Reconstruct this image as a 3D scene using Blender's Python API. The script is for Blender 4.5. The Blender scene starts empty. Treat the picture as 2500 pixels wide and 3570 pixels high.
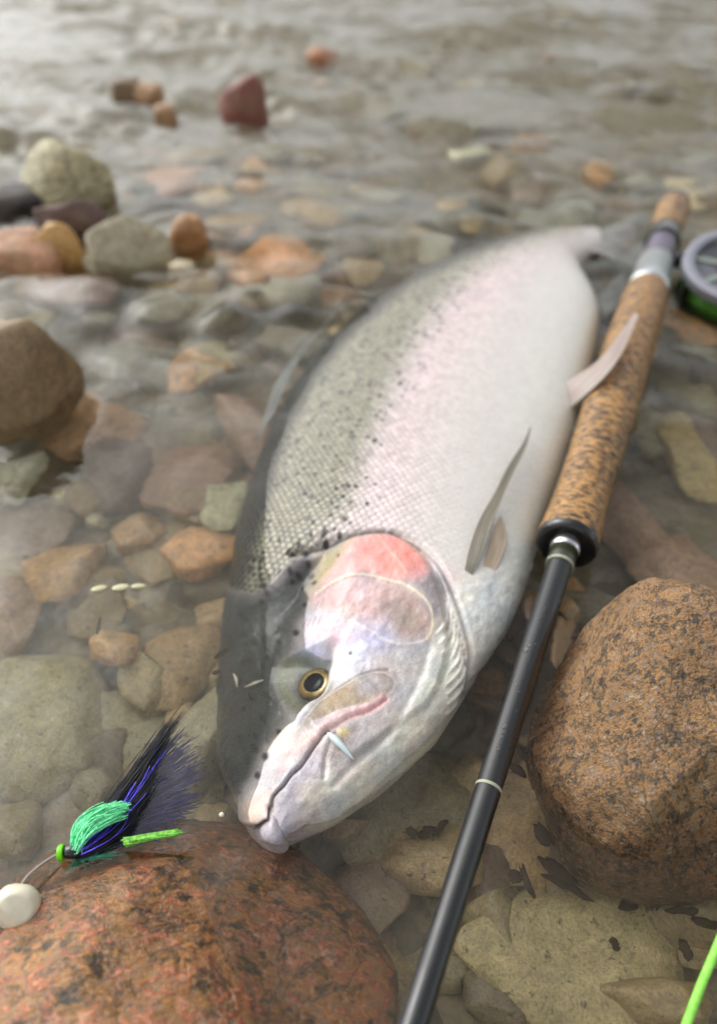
import bpy, bmesh, math, random
import numpy as np
from mathutils import Vector, Matrix

# ------------------------------------------------------------------ camera, sky, sun, exposure
SC = bpy.context.scene
COL = SC.collection
R_ = math.radians
FPX, PITCH, CAMH = 2578.0, R_(41.6), 222.0          # focal length in photo pixels, pitch, camera height over water (mm)
cam_d = bpy.data.cameras.new('camera')
cam_d.sensor_fit = 'VERTICAL'; cam_d.sensor_height = 36.0; cam_d.lens = 36.0 * FPX / 3570.0
cam_d.clip_start = 0.005; cam_d.clip_end = 100.0
cam_d.dof.use_dof = True; cam_d.dof.focus_distance = 0.234; cam_d.dof.aperture_fstop = 6.0
cam = bpy.data.objects.new('camera', cam_d); COL.objects.link(cam)
cam.location = (0, 0, CAMH * 0.001); cam.rotation_euler = (R_(90) - PITCH, 0, 0)
SC.camera = cam

SUN_EL, SUN_AZ = R_(42), R_(56)          # thin overcast, the light from ahead on the left
world = bpy.data.worlds.new('World'); SC.world = world; world.use_nodes = True
wn = world.node_tree; wn.nodes.clear()
w_out = wn.nodes.new('ShaderNodeOutputWorld'); w_bg = wn.nodes.new('ShaderNodeBackground')
w_sky = wn.nodes.new('ShaderNodeTexSky'); w_sky.sky_type = 'NISHITA'; w_sky.sun_disc = False
w_sky.sun_elevation = SUN_EL; w_sky.sun_rotation = -SUN_AZ; w_sky.dust_density = 4.0; w_sky.air_density = 1.0
w_hs = wn.nodes.new('ShaderNodeHueSaturation'); w_hs.inputs['Saturation'].default_value = 0.12
w_bg.inputs['Strength'].default_value = 0.15
wn.links.new(w_sky.outputs[0], w_hs.inputs['Color']); wn.links.new(w_hs.outputs[0], w_bg.inputs['Color'])
wn.links.new(w_bg.outputs[0], w_out.inputs['Surface'])

sun_d = bpy.data.lights.new('sun', 'SUN'); sun_d.energy = 0.5; sun_d.angle = R_(90); sun_d.color = (1.0, 0.97, 0.92)
sun = bpy.data.objects.new('sun', sun_d); COL.objects.link(sun)
sun.rotation_euler = (-(R_(90) - SUN_EL), 0, SUN_AZ)
sun.location = (-1.7, 1.0, 1.7)

SC.render.engine = 'CYCLES'
SC.view_settings.view_transform = 'Standard'; SC.view_settings.look = 'None'
SC.view_settings.exposure = 0.56; SC.view_settings.gamma = 1.0; SC.view_settings.use_curve_mapping = False
cy = SC.cycles
cy.use_denoising = True
cy.max_bounces = 12; cy.transmission_bounces = 8; cy.diffuse_bounces = 4; cy.glossy_bounces = 4
cy.transparent_max_bounces = 12; cy.volume_bounces = 2; cy.sample_clamp_indirect = 4.0
cy.caustics_refractive = True; cy.caustics_reflective = True; cy.blur_glossy = 0.5

# ------------------------------------------------------------------ helpers
CF = np.array([0, math.cos(PITCH), -math.sin(PITCH)]); CU = np.array([0, math.sin(PITCH), math.cos(PITCH)])
CX = np.array([1.0, 0, 0]); CO = np.array([0, 0, CAMH])

def at(px, py, z=0.0):
    """world point (mm) at height z seen at photo pixel (px, py)"""
    d = CF + (px - 1250) / FPX * CX - (py - 1785) / FPX * CU
    return CO + d * (z - CAMH) / d[2]

def proj(P):
    q = np.asarray(P) - CO; w = q @ CF
    return 1250 + FPX * (q @ CX) / w, 1785 - FPX * (q @ CU) / w, w

def lin(r, g, b):
    f = lambda c: (c / 255 / 12.92) if c <= 10 else ((c / 255 + 0.055) / 1.055) ** 2.4
    return (f(r), f(g), f(b))

def tag(o, label=None, cat=None, group=None, kind=None):
    if label: o['label'] = label
    if cat: o['category'] = cat
    if group: o['group'] = group
    if kind: o['kind'] = kind
    return o

def link(o, parent=None):
    COL.objects.link(o)
    if parent is not None: o.parent = parent
    return o

def empty(name, loc=(0, 0, 0)):
    o = bpy.data.objects.new(name, None); o.location = loc; o.empty_display_size = 0.01
    return link(o)

def mesh_obj(name, V, Fc, mat=None, parent=None, smooth=True):
    me = bpy.data.meshes.new(name); me.from_pydata([tuple(v) for v in V], [], [tuple(f) for f in Fc])
    if mat: me.materials.append(mat)
    if smooth: me.polygons.foreach_set('use_smooth', [True] * len(me.polygons))
    me.update()
    return link(bpy.data.objects.new(name, me), parent)

def grid_mesh(name, P, mat, closed_v=False, attrs=None, parent=None):
    """P (n,m,3) in metres -> quad grid; fast"""
    n, m = P.shape[:2]
    i, j = np.meshgrid(np.arange(n - 1), np.arange(m if closed_v else m - 1), indexing='ij')
    a = i * m + j; b = i * m + (j + 1) % m; c = (i + 1) * m + (j + 1) % m; d = (i + 1) * m + j
    Q = np.stack([a, d, c, b], -1).reshape(-1, 4).astype(np.int32)
    me = bpy.data.meshes.new(name)
    me.vertices.add(n * m); me.vertices.foreach_set('co', P.reshape(-1).astype(np.float32))
    me.loops.add(Q.size); me.loops.foreach_set('vertex_index', Q.reshape(-1))
    me.polygons.add(len(Q)); me.polygons.foreach_set('loop_start', np.arange(0, Q.size, 4, dtype=np.int32))
    me.update(calc_edges=True); me.validate()
    me.polygons.foreach_set('use_smooth', np.ones(len(me.polygons), dtype=bool))
    if mat: me.materials.append(mat)
    for nm, (ty, arr) in (attrs or {}).items():
        at_ = me.attributes.new(nm, ty, 'POINT')
        key = {'FLOAT': 'value', 'FLOAT_VECTOR': 'vector', 'FLOAT_COLOR': 'color'}[ty]
        at_.data.foreach_set(key, np.ascontiguousarray(arr, dtype=np.float32).reshape(-1))
    me.update()
    return link(bpy.data.objects.new(name, me), parent)

def _hash(i, j, k, seed):
    h = (i * 374761393 + j * 668265263 + k * 2147483647 + seed * 974634777) & 0xffffffff
    h = ((h ^ (h >> 13)) * 1274126177) & 0xffffffff
    return ((h ^ (h >> 16)) & 0xffff) / 65535.0

def vnoise(P, scale, seed=0, octaves=3):
    """value noise in [-1,1] for points (...,3)"""
    P = np.asarray(P, dtype=np.float64); out = np.zeros(P.shape[:-1]); amp = 1.0; tot = 0
    for o in range(octaves):
        q = P * scale * 2 ** o + 31.7 * o
        f = np.floor(q).astype(np.int64); t = q - f; t = t * t * (3 - 2 * t)
        v = 0
        for dx in (0, 1):
            for dy in (0, 1):
                for dz in (0, 1):
                    w = (t[..., 0] if dx else 1 - t[..., 0]) * (t[..., 1] if dy else 1 - t[..., 1]) * (t[..., 2] if dz else 1 - t[..., 2])
                    v = v + w * _hash(f[..., 0] + dx, f[..., 1] + dy, f[..., 2] + dz, seed + o)
        out += amp * (v * 2 - 1); tot += amp; amp *= 0.5
    return out / tot

def spline(x, y, xs):
    """natural cubic spline"""
    x = np.asarray(x, float); y = np.asarray(y, float); n = len(x); h = np.diff(x)
    A = np.zeros((n, n)); r = np.zeros((n,) + y.shape[1:]); A[0, 0] = A[-1, -1] = 1
    for i in range(1, n - 1):
        A[i, i - 1], A[i, i], A[i, i + 1] = h[i - 1], 2 * (h[i - 1] + h[i]), h[i]
        r[i] = 3 * ((y[i + 1] - y[i]) / h[i] - (y[i] - y[i - 1]) / h[i - 1])
    c = np.linalg.solve(A, r)
    k = np.clip(np.searchsorted(x, xs) - 1, 0, n - 2); t = xs - x[k]
    if y.ndim > 1: t = t[:, None]; hh = h[k][:, None]
    else: hh = h[k]
    b = (y[k + 1] - y[k]) / hh - hh * (2 * c[k] + c[k + 1]) / 3
    d = (c[k + 1] - c[k]) / (3 * hh)
    return y[k] + b * t + c[k] * t ** 2 + d * t ** 3

class G:
    """tiny shader graph builder"""
    def __init__(s, name):
        s.m = bpy.data.materials.new(name); s.m.use_nodes = True; s.t = s.m.node_tree; s.t.nodes.clear()
        s.out = s.t.nodes.new('ShaderNodeOutputMaterial')
    def n(s, ty, ins=None, **props):
        nd = s.t.nodes.new('ShaderNode' + ty)
        for k, v in props.items(): setattr(nd, k, v)
        for k, v in (ins or {}).items():
            sk = nd.inputs[k]
            if isinstance(v, bpy.types.NodeSocket): s.t.links.new(v, sk)
            elif isinstance(v, tuple) and sk.type == 'RGBA' and len(v) == 3: sk.default_value = v + (1,)
            else: sk.default_value = v
        return nd
    def math(s, op, a, b=0.0, c=0.0, clamp=False):
        return s.n('Math', {0: a, 1: b, 2: c}, operation=op, use_clamp=clamp).outputs[0]
    def vmath(s, op, a, b=(0, 0, 0)):
        nd = s.n('VectorMath', {0: a, 1: b}, operation=op)
        return nd.outputs['Value'] if op in ('LENGTH', 'DOT_PRODUCT', 'DISTANCE') else nd.outputs[0]
    def scale(s, a, k):
        return s.n('VectorMath', {0: a, 'Scale': k}, operation='SCALE').outputs[0]
    def mix(s, f, a, b, mode='MIX'):
        nd = s.t.nodes.new('ShaderNodeMix'); nd.data_type = 'RGBA'; nd.blend_type = mode
        for k, v in ((0, f), (6, a), (7, b)):
            if isinstance(v, bpy.types.NodeSocket): s.t.links.new(v, nd.inputs[k])
            else: nd.inputs[k].default_value = (v + (1,)) if isinstance(v, tuple) and len(v) == 3 else v
        return nd.outputs[2]
    def noise(s, vec, sc, det=3, rough=0.55, dist=0.0):
        return s.n('TexNoise', {'Vector': vec, 'Scale': sc, 'Detail': det, 'Roughness': rough, 'Distortion': dist}).outputs[0]
    def ramp(s, f, stops, interp='LINEAR'):
        nd = s.n('ValToRGB', {'Fac': f}); cr = nd.color_ramp; cr.interpolation = interp
        while len(cr.elements) < len(stops): cr.elements.new(0.5)
        for e, (p, c) in zip(cr.elements, stops):
            e.position = p; e.color = (c + (1,)) if isinstance(c, tuple) else (c, c, c, 1)
        return nd.outputs[0]
    def mapr(s, f, a, b, c=0.0, d=1.0):
        return s.n('MapRange', {'Value': f, 'From Min': a, 'From Max': b, 'To Min': c, 'To Max': d}).outputs[0]
    def bump(s, h, dist, strength=1.0):
        return s.n('Bump', {'Height': h, 'Distance': dist, 'Strength': strength}).outputs[0]
    def pos(s): return s.n('NewGeometry').outputs['Position']
    def obj(s): return s.n('TexCoord').outputs['Object']
    def finish(s, **ins):
        b = s.n('BsdfPrincipled', {k.replace('_', ' '): v for k, v in ins.items()})
        s.t.links.new(b.outputs[0], s.out.inputs['Surface']); return s.m

def simple(name, col, rough=0.5, metal=0.0, coat=0.0, var=0.15, sc=300):
    g = G(name); n = g.noise(g.pos(), sc, 4)
    c = g.mix(1.0, col, g.ramp(n, [(0.25, 1 - var), (0.75, 1.0)]), 'MULTIPLY')
    return g.finish(Base_Color=c, Roughness=rough, Metallic=metal, Coat_Weight=coat, Coat_Roughness=0.08)

# ------------------------------------------------------------------ materials: stone
def stone_material():
    g = G('river_stone'); p = g.pos()
    oc = g.n('ObjectInfo').outputs['Color']; rnd = g.n('ObjectInfo').outputs['Random']
    q = g.vmath('ADD', p, g.n('CombineXYZ', {0: rnd, 1: rnd, 2: rnd}).outputs[0])
    big = g.noise(q, 45, 4, 0.6); mid = g.noise(q, 190, 5, 0.65); fine = g.noise(q, 1100, 3, 0.6)
    c = g.mix(1.0, oc, g.ramp(mid, [(0.25, 0.65), (0.5, 1.2), (0.75, 1.7)]), 'MULTIPLY')
    c = g.mix(g.mapr(big, 0.45, 0.7, 0.0, 0.45), c, lin(140, 126, 92))           # silt film
    c = g.mix(1.0, c, g.ramp(fine, [(0.3, 0.6), (0.5, 1.0), (0.7, 1.25)]), 'MULTIPLY')
    c = g.mix(g.mapr(g.noise(q, 420, 2), 0.64, 0.7, 0, 0.7), c, lin(45, 42, 38))
    h = g.math('ADD', g.math('MULTIPLY', mid, 0.7), g.math('MULTIPLY', fine, 0.25))
    return g.finish(Base_Color=c, Roughness=g.mapr(fine, 0.3, 0.7, 0.35, 0.6), Normal=g.bump(h, 0.0016, 0.7))
M_STONE = stone_material()

def granite(name, stops, sc, speck, grain_bump=0.0012, streak=(1, 1, 1)):
    g = G(name); p = g.vmath('MULTIPLY', g.pos(), streak)
    warp = g.vmath('ADD', p, g.scale(g.n('TexNoise', {'Vector': p, 'Scale': 160.0, 'Detail': 3.0}).outputs[1], 0.004))
    a = g.noise(warp, sc, 6, 0.68); b = g.noise(warp, sc * 0.28, 3, 0.6); f = g.noise(p, sc * 3.2, 3, 0.6)
    vor = g.n('TexVoronoi', {'Vector': warp, 'Scale': sc * 1.9, 'Randomness': 1.0})
    cell = g.n('SeparateColor', {0: vor.outputs['Color']}).outputs[0]
    k = g.math('ADD', g.math('MULTIPLY', a, 0.62), g.math('MULTIPLY', b, 0.38))
    k = g.math('ADD', k, g.math('MULTIPLY', g.math('SUBTRACT', cell, 0.5), 0.16))
    k = g.math('ADD', k, g.math('MULTIPLY', g.math('SUBTRACT', f, 0.5), 0.22))
    c = g.ramp(g.mapr(k, 0.30, 0.70), stops)
    dk = g.noise(warp, sc * 0.8, 4, 0.7)
    c = g.mix(g.mapr(dk, speck, speck + 0.08, 0, 0.7), c, lin(48, 43, 38))
    c = g.mix(1.0, c, g.ramp(f, [(0.3, 0.7), (0.5, 1.0), (0.7, 1.2)]), 'MULTIPLY')
    vein = g.math('ABSOLUTE', g.math('SUBTRACT', g.noise(g.pos(), 38, 5, 0.6, 0.6), 0.5))
    c = g.mix(g.mapr(vein, 0.004, 0.016, 0.55, 0.0), c, lin(54, 48, 42))
    c = g.mix(1.0, c, g.ramp(g.noise(g.pos(), 30, 4, .6), [(.3, .72), (.7, 1.15)]), 'MULTIPLY')
    z = g.n('SeparateXYZ', {0: g.pos()}).outputs[2]
    wet = g.mapr(g.math('ADD', z, g.math('MULTIPLY', g.math('SUBTRACT', g.noise(g.pos(), 90, 3), 0.5), 0.03)), 0.004, 0.012, 1.0, 0.0)
    c = g.mix(g.math('MULTIPLY', wet, 0.6), c, g.mix(1.0, c, g.mix(.5, c, (.5, .4, .3)), 'MULTIPLY'))
    ro = g.math('SUBTRACT', g.mapr(a, 0.3, 0.7, 0.28, 0.52), g.math('MULTIPLY', wet, 0.18))
    h = g.math('ADD', g.math('MULTIPLY', a, 0.8), g.math('MULTIPLY', f, 0.5))
    return g.finish(Base_Color=c, Roughness=ro, Normal=g.bump(h, grain_bump, 0.9))
M_GRAN_TAN = granite('tan_granite', [(0.0, lin(62, 57, 52)), (0.25, lin(104, 88, 70)), (0.42, lin(142, 112, 78)), (0.56, lin(176, 130, 76)),
                     (0.72, lin(136, 118, 102)), (1.0, lin(190, 160, 120))], 380, 0.58, 0.0022)
M_GRAN_RED = granite('red_granite', [(0.0, lin(60, 52, 42)), (0.2, lin(110, 82, 46)), (0.34, lin(150, 110, 62)), (0.46, lin(178, 124, 70)),
                     (0.57, lin(150, 124, 92)), (0.68, lin(168, 100, 62)), (0.82, lin(196, 136, 100)), (1.0, lin(172, 152, 126))], 150, 0.57, 0.002, streak=(0.75, 1.2, 1.2))
M_PALE = granite('pale_pitted_stone', [(0.0, lin(120, 112, 84)), (0.35, lin(186, 176, 138)), (0.7, lin(220, 210, 170)), (1.0, lin(235, 228, 196))], 160, 0.68, 0.003)

# ------------------------------------------------------------------ the setting: bed and water
def sinh_axis(lo, hi, n, k, c=0.0):
    t = np.linspace(math.asinh((lo - c) * k), math.asinh((hi - c) * k), n)
    return np.sinh(t) / k + c

def build_bed():
    xs = sinh_axis(-9000, 9000, 170, 0.01); ys = sinh_axis(-4000, 14000, 220, 0.008, 200)
    X, Y = np.meshgrid(xs, ys, indexing='ij'); P3 = np.stack([X, Y, 0 * X], -1)
    Z = -50 + 5 * vnoise(P3, 1 / 70, 3, 3) + 3 * vnoise(P3, 1 / 22, 5, 2)
    g = G('river_bed_gravel'); p = g.pos()
    v = g.n('TexVoronoi', {'Vector': p, 'Scale': 95.0}); cell = g.n('SeparateColor', {0: v.outputs['Color']}).outputs[0]
    c = g.ramp(cell, [(0.0, lin(60, 55, 46)), (0.3, lin(98, 86, 66)), (0.55, lin(118, 104, 78)), (0.75, lin(96, 92, 84)), (0.9, lin(128, 98, 76)), (1.0, lin(140, 132, 112))])
    c = g.mix(1.0, c, g.ramp(g.noise(p, 260, 4), [(0.3, 0.8), (0.7, 1.9)]), 'MULTIPLY')
    c = g.mix(g.mapr(g.noise(p, 14, 4), 0.4, 0.65, 0.15, 0.7), c, lin(128, 116, 90))
    h = g.math('SUBTRACT', g.math('MULTIPLY', g.noise(p, 300, 3), 0.3), v.outputs['Distance'])
    m = g.finish(Base_Color=c, Roughness=0.75, Normal=g.bump(h, 0.004, 0.8))
    o = grid_mesh('river_bed', np.stack([X, Y, Z], -1) * 0.001, m)
    tag(o, kind='structure'); return o
build_bed()

def build_water():
    xs = np.concatenate([-480 - np.geomspace(5, 8600, 60)[::-1], np.arange(-480, 520, 4.0), 520 + np.geomspace(5, 8600, 60)])
    ys = np.concatenate([20 - np.geomspace(4, 4000, 40)[::-1], np.arange(20, 1000, 2.8), 1000 + np.cumsum(np.linspace(3, 9, 180)), 2080 + np.geomspace(12, 12000, 60)])
    X, Y = np.meshgrid(xs, ys, indexing='ij'); Z = np.zeros_like(X)
    rs = np.random.RandomState(5)
    far = np.clip((Y - 230) / 450, 0, 1) ** 0.8
    P3 = np.stack([X, Y, 0 * X], -1)
    gust = 0.5 + 0.7 * vnoise(P3, 1 / 160, 9, 2)
    wx = X + 22 * vnoise(P3, 1 / 120, 21, 2); wy = Y + 22 * vnoise(P3, 1 / 110, 23, 2)
    for i in range(34):                                  # near ripples
        lam = 16 * (70 / 16) ** rs.rand(); a = rs.uniform(0, 2 * math.pi); k = 2 * math.pi / lam
        Z += 0.0042 * lam * np.sin(k * (wx * math.cos(a) + wy * math.sin(a)) + rs.rand() * 6.28) * (1 - 0.6 * far) * np.clip(gust, .1, 1.4)
    for i in range(30):                                  # riffle flowing across the far half
        lam = 45 * (260 / 45) ** rs.rand(); a = R_(75) + rs.normal() * 0.6; k = 2 * math.pi / lam
        Z += 0.0165 * lam * far * np.sin(k * (wx * math.cos(a) + wy * math.sin(a)) + rs.rand() * 6.28) * np.clip(gust, .2, 1.4)
    mid = np.clip((Y - 200) / 250, 0, 1)
    for i in range(30):                                  # short chop
        lam = 20 * (70 / 20) ** rs.rand(); a = R_(80) + rs.normal() * 0.8; k = 2 * math.pi / lam
        Z += 0.0125 * lam * mid * np.sin(k * (wx * math.cos(a) + wy * math.sin(a)) + rs.rand() * 6.28) * np.clip(gust, .15, 1.4)
    Z *= np.exp(-np.clip(Y - 2500, 0, None) / 2500)
    g = G('water'); p = g.pos()
    h = g.noise(g.vmath('MULTIPLY', p, (1.0, 1.3, 1.0)), 75, 2, 0.5)
    b = g.n('BsdfGlass', {'IOR': 1.333, 'Roughness': 0.0, 'Color': (0.97, 0.985, 0.97), 'Normal': g.bump(h, 0.0012, 0.5)})
    g.t.links.new(b.outputs[0], g.out.inputs['Surface'])
    vs = g.n('VolumeScatter', {'Color': (0.80, 0.71, 0.50), 'Density': 3.4, 'Anisotropy': 0.3})
    g.t.links.new(vs.outputs[0], g.out.inputs['Volume'])
    o = grid_mesh('water', np.stack([X, Y, Z], -1) * 0.001, g.m)
    tag(o, kind='structure'); return o
build_water()

# ------------------------------------------------------------------ stones
def ico(sub):
    bm = bmesh.new(); bmesh.ops.create_icosphere(bm, subdivisions=sub, radius=1.0)
    V = np.array([v.co[:] for v in bm.verts]); Fc = [[v.index for v in f.verts] for f in bm.faces]; bm.free(); return V, Fc
ICO = {k: ico(k) for k in (3, 4, 6)}

def stone_verts(sub, seed, boxy=2.6, cuts=5, rough=0.14, cutd=(0.62, 0.85), fine=0.0):
    V, Fc = ICO[sub]; rs = np.random.RandomState(seed)
    P = V / (np.abs(V) ** boxy).sum(1, keepdims=True) ** (1 / boxy)
    for i in range(cuts):
        m = rs.normal(size=3); m /= np.linalg.norm(m); c = rs.uniform(*cutd)
        e = np.clip(P @ m - c, 0, None); P = P - (e * 0.85)[:, None] * m
    P = P * (1 + rough * vnoise(P + seed * 3.1, 1.1, seed, 2) + rough * 0.3 * vnoise(P + seed, 3.5, seed + 7, 3))[:, None]
    if fine: P = P * (1 + fine * vnoise(P + seed, 14, seed + 9, 3))[:, None]
    return P, Fc

VARS = []
for k in range(12):
    P, Fc = stone_verts(3, 40 + k, boxy=2.3 + 0.2 * (k % 5), cuts=5 + k % 6, cutd=(0.5, 0.85))
    me = bpy.data.meshes.new('pebble_shape'); me.from_pydata([tuple(p) for p in P], [], Fc)
    me.materials.append(M_STONE); me.polygons.foreach_set('use_smooth', [True] * len(me.polygons)); me.update(); VARS.append(me)
BIGV = []
for k in range(10):
    P, Fc = stone_verts(4, 80 + k, boxy=2.6 + 0.4 * (k % 4), cuts=11 + k % 5, rough=0.15, cutd=(0.55, 0.88), fine=0.016)
    me = bpy.data.meshes.new('slab_shape'); me.from_pydata([tuple(p) for p in P], [], Fc)
    me.materials.append(M_STONE); me.polygons.foreach_set('use_smooth', [True] * len(me.polygons)); me.update(); BIGV.append(me)

def put_stone(name, me, c, half, rot, col, label, cat='stone', group=None):
    o = bpy.data.objects.new(name, me); o.location = tuple(np.asarray(c) * 0.001)
    o.scale = tuple(np.asarray(half) * 0.001); o.rotation_euler = rot; mu = sum(col) / 3; col = tuple(min(252, (mu + (q - mu) * .75) * w_) for q, w_ in zip(col, (1.10, 1.03, .88))); o.color = tuple(lin(*col)) + (1,)
    link(o); tag(o, label, cat, group); return o

def slab(name, i, px, py, w, h, col, label, ztop=-30.0, th=12.0, rz=0.0, tilt=(0, 0)):
    """a stone under water whose top shows at pixel (px,py), about w x h pixels"""
    # apparent depth through water: the ray bends down, so the stone sits closer under the surface point
    S = at(px, py, 0); d = S - CO; d /= np.linalg.norm(d); hz = math.hypot(d[0], d[1]); si = hz / 1.333
    off = -ztop * si / math.sqrt(1 - si * si)
    c = np.array([S[0] + d[0] / hz * off, S[1] + d[1] / hz * off, ztop - th * 0.8])
    sc_ = FPX / proj(S)[2]
    dy = abs(at(px, py - h / 2, 0)[1] - at(px, py + h / 2, 0)[1])
    return put_stone(name, BIGV[i % len(BIGV)], c, (w / sc_ / 2 * 1.08, dy / 2 * 1.08, th), (tilt[0], tilt[1], rz), col, label)

SL = [  # i, px, py, w, h, colour, ztop, thickness, label
 (0, 110, 2500, 470, 620, (132, 128, 96), -30, 14, 'large pale olive slab under water left of the fly'),
 (1, 320, 2730, 250, 230, (112, 110, 98), -34, 11, 'grey flat stone under water just behind the fly'),
 (2, 500, 2360, 250, 250, (138, 126, 94), -33, 10, 'tan flat stone under water between olive slab and fish head'),
 (3, 700, 2540, 240, 390, (134, 132, 112), -31, 12, 'long pale grey green slab under water beside the dark fish head'),
 (4, 370, 2235, 210, 140, (176, 136, 86), -26, 10, 'orange tan pebble with a dark leaf speck under water left of fish head'),
 (5, 690, 1890, 270, 220, (182, 132, 84), -27, 12, 'orange tan lobed stone under water left of the fish back'),
 (6, 190, 1950, 330, 240, (158, 124, 84), -30, 12, 'yellow brown flat stone under water at the left'),
 (7, 20, 2090, 270, 330, (128, 104, 88), -31, 12, 'mauve brown slab under water at the left edge'),
 (8, 770, 1730, 190, 190, (152, 158, 138), -26, 11, 'pale green grey stone under water near the fish back'),
 (9, 640, 1620, 360, 300, (124, 96, 84), -27, 11, 'mauve brown slab crossed by ripple lines behind pale green stone'),
 (0, 390, 1620, 250, 270, (98, 80, 78), -30, 12, 'dark mauve flat stone under water left of the rippled slab'),
 (1, 880, 1480, 210, 400, (128, 100, 90), -29, 11, 'reddish mauve slab under water along the fish back'),
 (2, 280, 1470, 380, 230, (166, 128, 98), -28, 12, 'sandy orange slab under water in front of left boulder'),
 (3, 40, 1640, 210, 170, (150, 160, 162), -22, 11, 'pale blue grey stone under water at the left edge'),
 (4, 20, 2880, 210, 300, (122, 112, 82), -31, 13, 'brown olive slab under water at left edge behind white pebble'),
 (5, 470, 1830, 190, 180, (150, 118, 84), -33, 10, 'small brown stone under water between two tan stones'),
 (6, 2170, 1780, 250, 330, (142, 112, 102), -28, 11, 'dusty pink slab under water right of the cork grip'),
 (7, 2390, 1990, 420, 480, (146, 118, 108), -27, 12, 'big dusty pink slab under water behind the tan boulder'),
 (8, 2390, 1560, 190, 300, (156, 140, 92), -28, 10, 'ochre stone under water right of the cork grip'),
 (9, 2240, 1470, 200, 220, (130, 126, 92), -31, 11, 'olive stone under water touching the cork grip'),
 (0, 2420, 1370, 230, 170, (126, 126, 108), -33, 11, 'grey green stone under water below the reel'),
 (1, 2120, 2110, 260, 250, (122, 120, 112), -30, 10, 'grey flat stone under water between rod and tan boulder'),
 (2, 2010, 2080, 170, 200, (182, 144, 104), -32, 9, 'sandy orange stone under water beside the rod just below the grip'),
 (3, 2010, 3330, 900, 620, (160, 150, 116), -34, 13, 'broad pale olive slab under water below the tan boulder'),
 (4, 1480, 2960, 420, 420, (156, 136, 104), -33, 12, 'tan slab under water between the rod and fish jaw'),
 (5, 1200, 2870, 190, 130, (132, 112, 80), -30, 9, 'small tan stone under water below the fish chin'),
 (6, 2380, 3150, 420, 250, (136, 122, 100), -33, 12, 'grey brown slab under water in front of the tan boulder'),
 (7, 1750, 3200, 330, 420, (134, 124, 98), -37, 12, 'pale brown stone under water right of the rod blank'),
 (8, 1300, 3400, 300, 300, (124, 108, 84), -38, 12, 'brown stone under water between red boulder and rod'),
 (9, 1640, 2700, 200, 260, (146, 130, 100), -36, 10, 'brown stone under water between rod and fish throat'),
 (0, 2300, 3480, 420, 260, (140, 124, 96), -33, 12, 'tan slab under water near the green fly line'),
 (1, 560, 2620, 200, 150, (92, 88, 76), -40, 10, 'dark grey stone under water above the feather tips'),
 (2, 2110, 1060, 220, 200, (92, 86, 92), -14, 12, 'dark purple grey slab under water beside the fish vent'),
 (3, 1960, 740, 280, 110, (116, 124, 128), -10, 14, 'blue grey slab under water behind the fish tail'),
 (4, 220, 1000, 350, 150, (118, 96, 102), -6, 14, 'flat purple stone just under water below the tan cube stone'),
 (5, 950, 880, 340, 210, (186, 126, 66), -3, 24, 'large orange brown stone awash behind the fish back'),
 (6, 570, 610, 240, 120, (170, 128, 112), -12, 14, 'pinkish slab under water right of the pale pointed stone'),
 (7, 490, 650, 110, 60, (84, 92, 104), -6, 12, 'small slate blue stone beside the pinkish slab'),
 (8, 1640, 510, 200, 70, (160, 170, 158), -8, 14, 'pale green grey stone in the blurred water behind the tail'),
]
for i, px, py, w, h, c, zt, th, lb in SL:
    slab('river_stone', i, px, py, w, h, c, lb, zt, th, rz=random.Random(px).uniform(-0.3, 0.3), tilt=(random.Random(py).uniform(-.08, .08), random.Random(w + py).uniform(-.08, .08)))

def emergent(name, seed, px, base_y, w, top_y, col, label, mat=None, sub=4, ky=0.8, boxy=2.6, cuts=6, rz=0.0, zc=0.15, rough=0.14, fine=0.01, cat='stone', cutd=(0.62, 0.85)):
    mu = sum(col) / 3; col = tuple(min(250, (mu + (q - mu) * .85) * 1.05) for q in col)
    B = at(px, base_y, 0); sc_ = FPX / proj(B)[2]; rx = w / sc_ / 2; ry = rx * ky
    c = B + np.array([0, ry * 0.92, 0])
    hz = 1.0
    while proj(c + np.array([0, 0, hz]))[1] > top_y and hz < 300: hz += 0.5
    half = hz / (1 + zc); c[2] = half * zc
    low = c[2] - half
    if low > -44: half_down = 46 + c[2]
    else: half_down = half
    P, Fc = stone_verts(sub, seed, boxy, cuts, rough, cutd, fine)
    P = P * np.array([rx, ry, 1.0]); P[:, 2] = np.where(P[:, 2] > 0, P[:, 2] * half, P[:, 2] * half_down)
    cz, sz = math.cos(rz), math.sin(rz)
    P = P @ np.array([[cz, sz, 0], [-sz, cz, 0], [0, 0, 1]])
    o = mesh_obj(name, P * 0.001, Fc, mat or M_STONE); o.location = tuple(c * 0.001); o.color = tuple(lin(*col)) + (1,)
    return tag(o, label, cat)

emergent('pointed_stone', 301, 220, 740, 370, 445, (205, 195, 155), 'pale cream pitted pointed stone standing out of the water at left', M_PALE, ky=0.7, boxy=1.5, cuts=4, cutd=(0.5, .7))
emergent('cube_stone', 302, 435, 950, 285, 735, (150, 140, 112), 'grey tan squarish stone with a dark side out of the water', ky=0.75, boxy=4.5, cuts=4, rz=0.5, rough=0.06)
emergent('round_pebble', 303, 650, 868, 125, 745, (164, 116, 70), 'small round orange pebble right of the squarish tan stone', ky=1.0)
emergent('brown_boulder', 304, 10, 1490, 450, 1045, (128, 104, 72), 'brown mottled boulder cut by the left edge of the photo', ky=0.95, boxy=2.3, cuts=6, rough=.16, fine=0.03, cat='boulder')
emergent('red_stone', 305, 855, 415, 190, 235, (122, 64, 54), 'dark red pointed stone standing in the far blurred water', boxy=1.8)
emergent('brown_stone', 306, 440, 345, 130, 265, (112, 86, 56), 'dark brown stone in the far blurred water left of the red stone')
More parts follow.
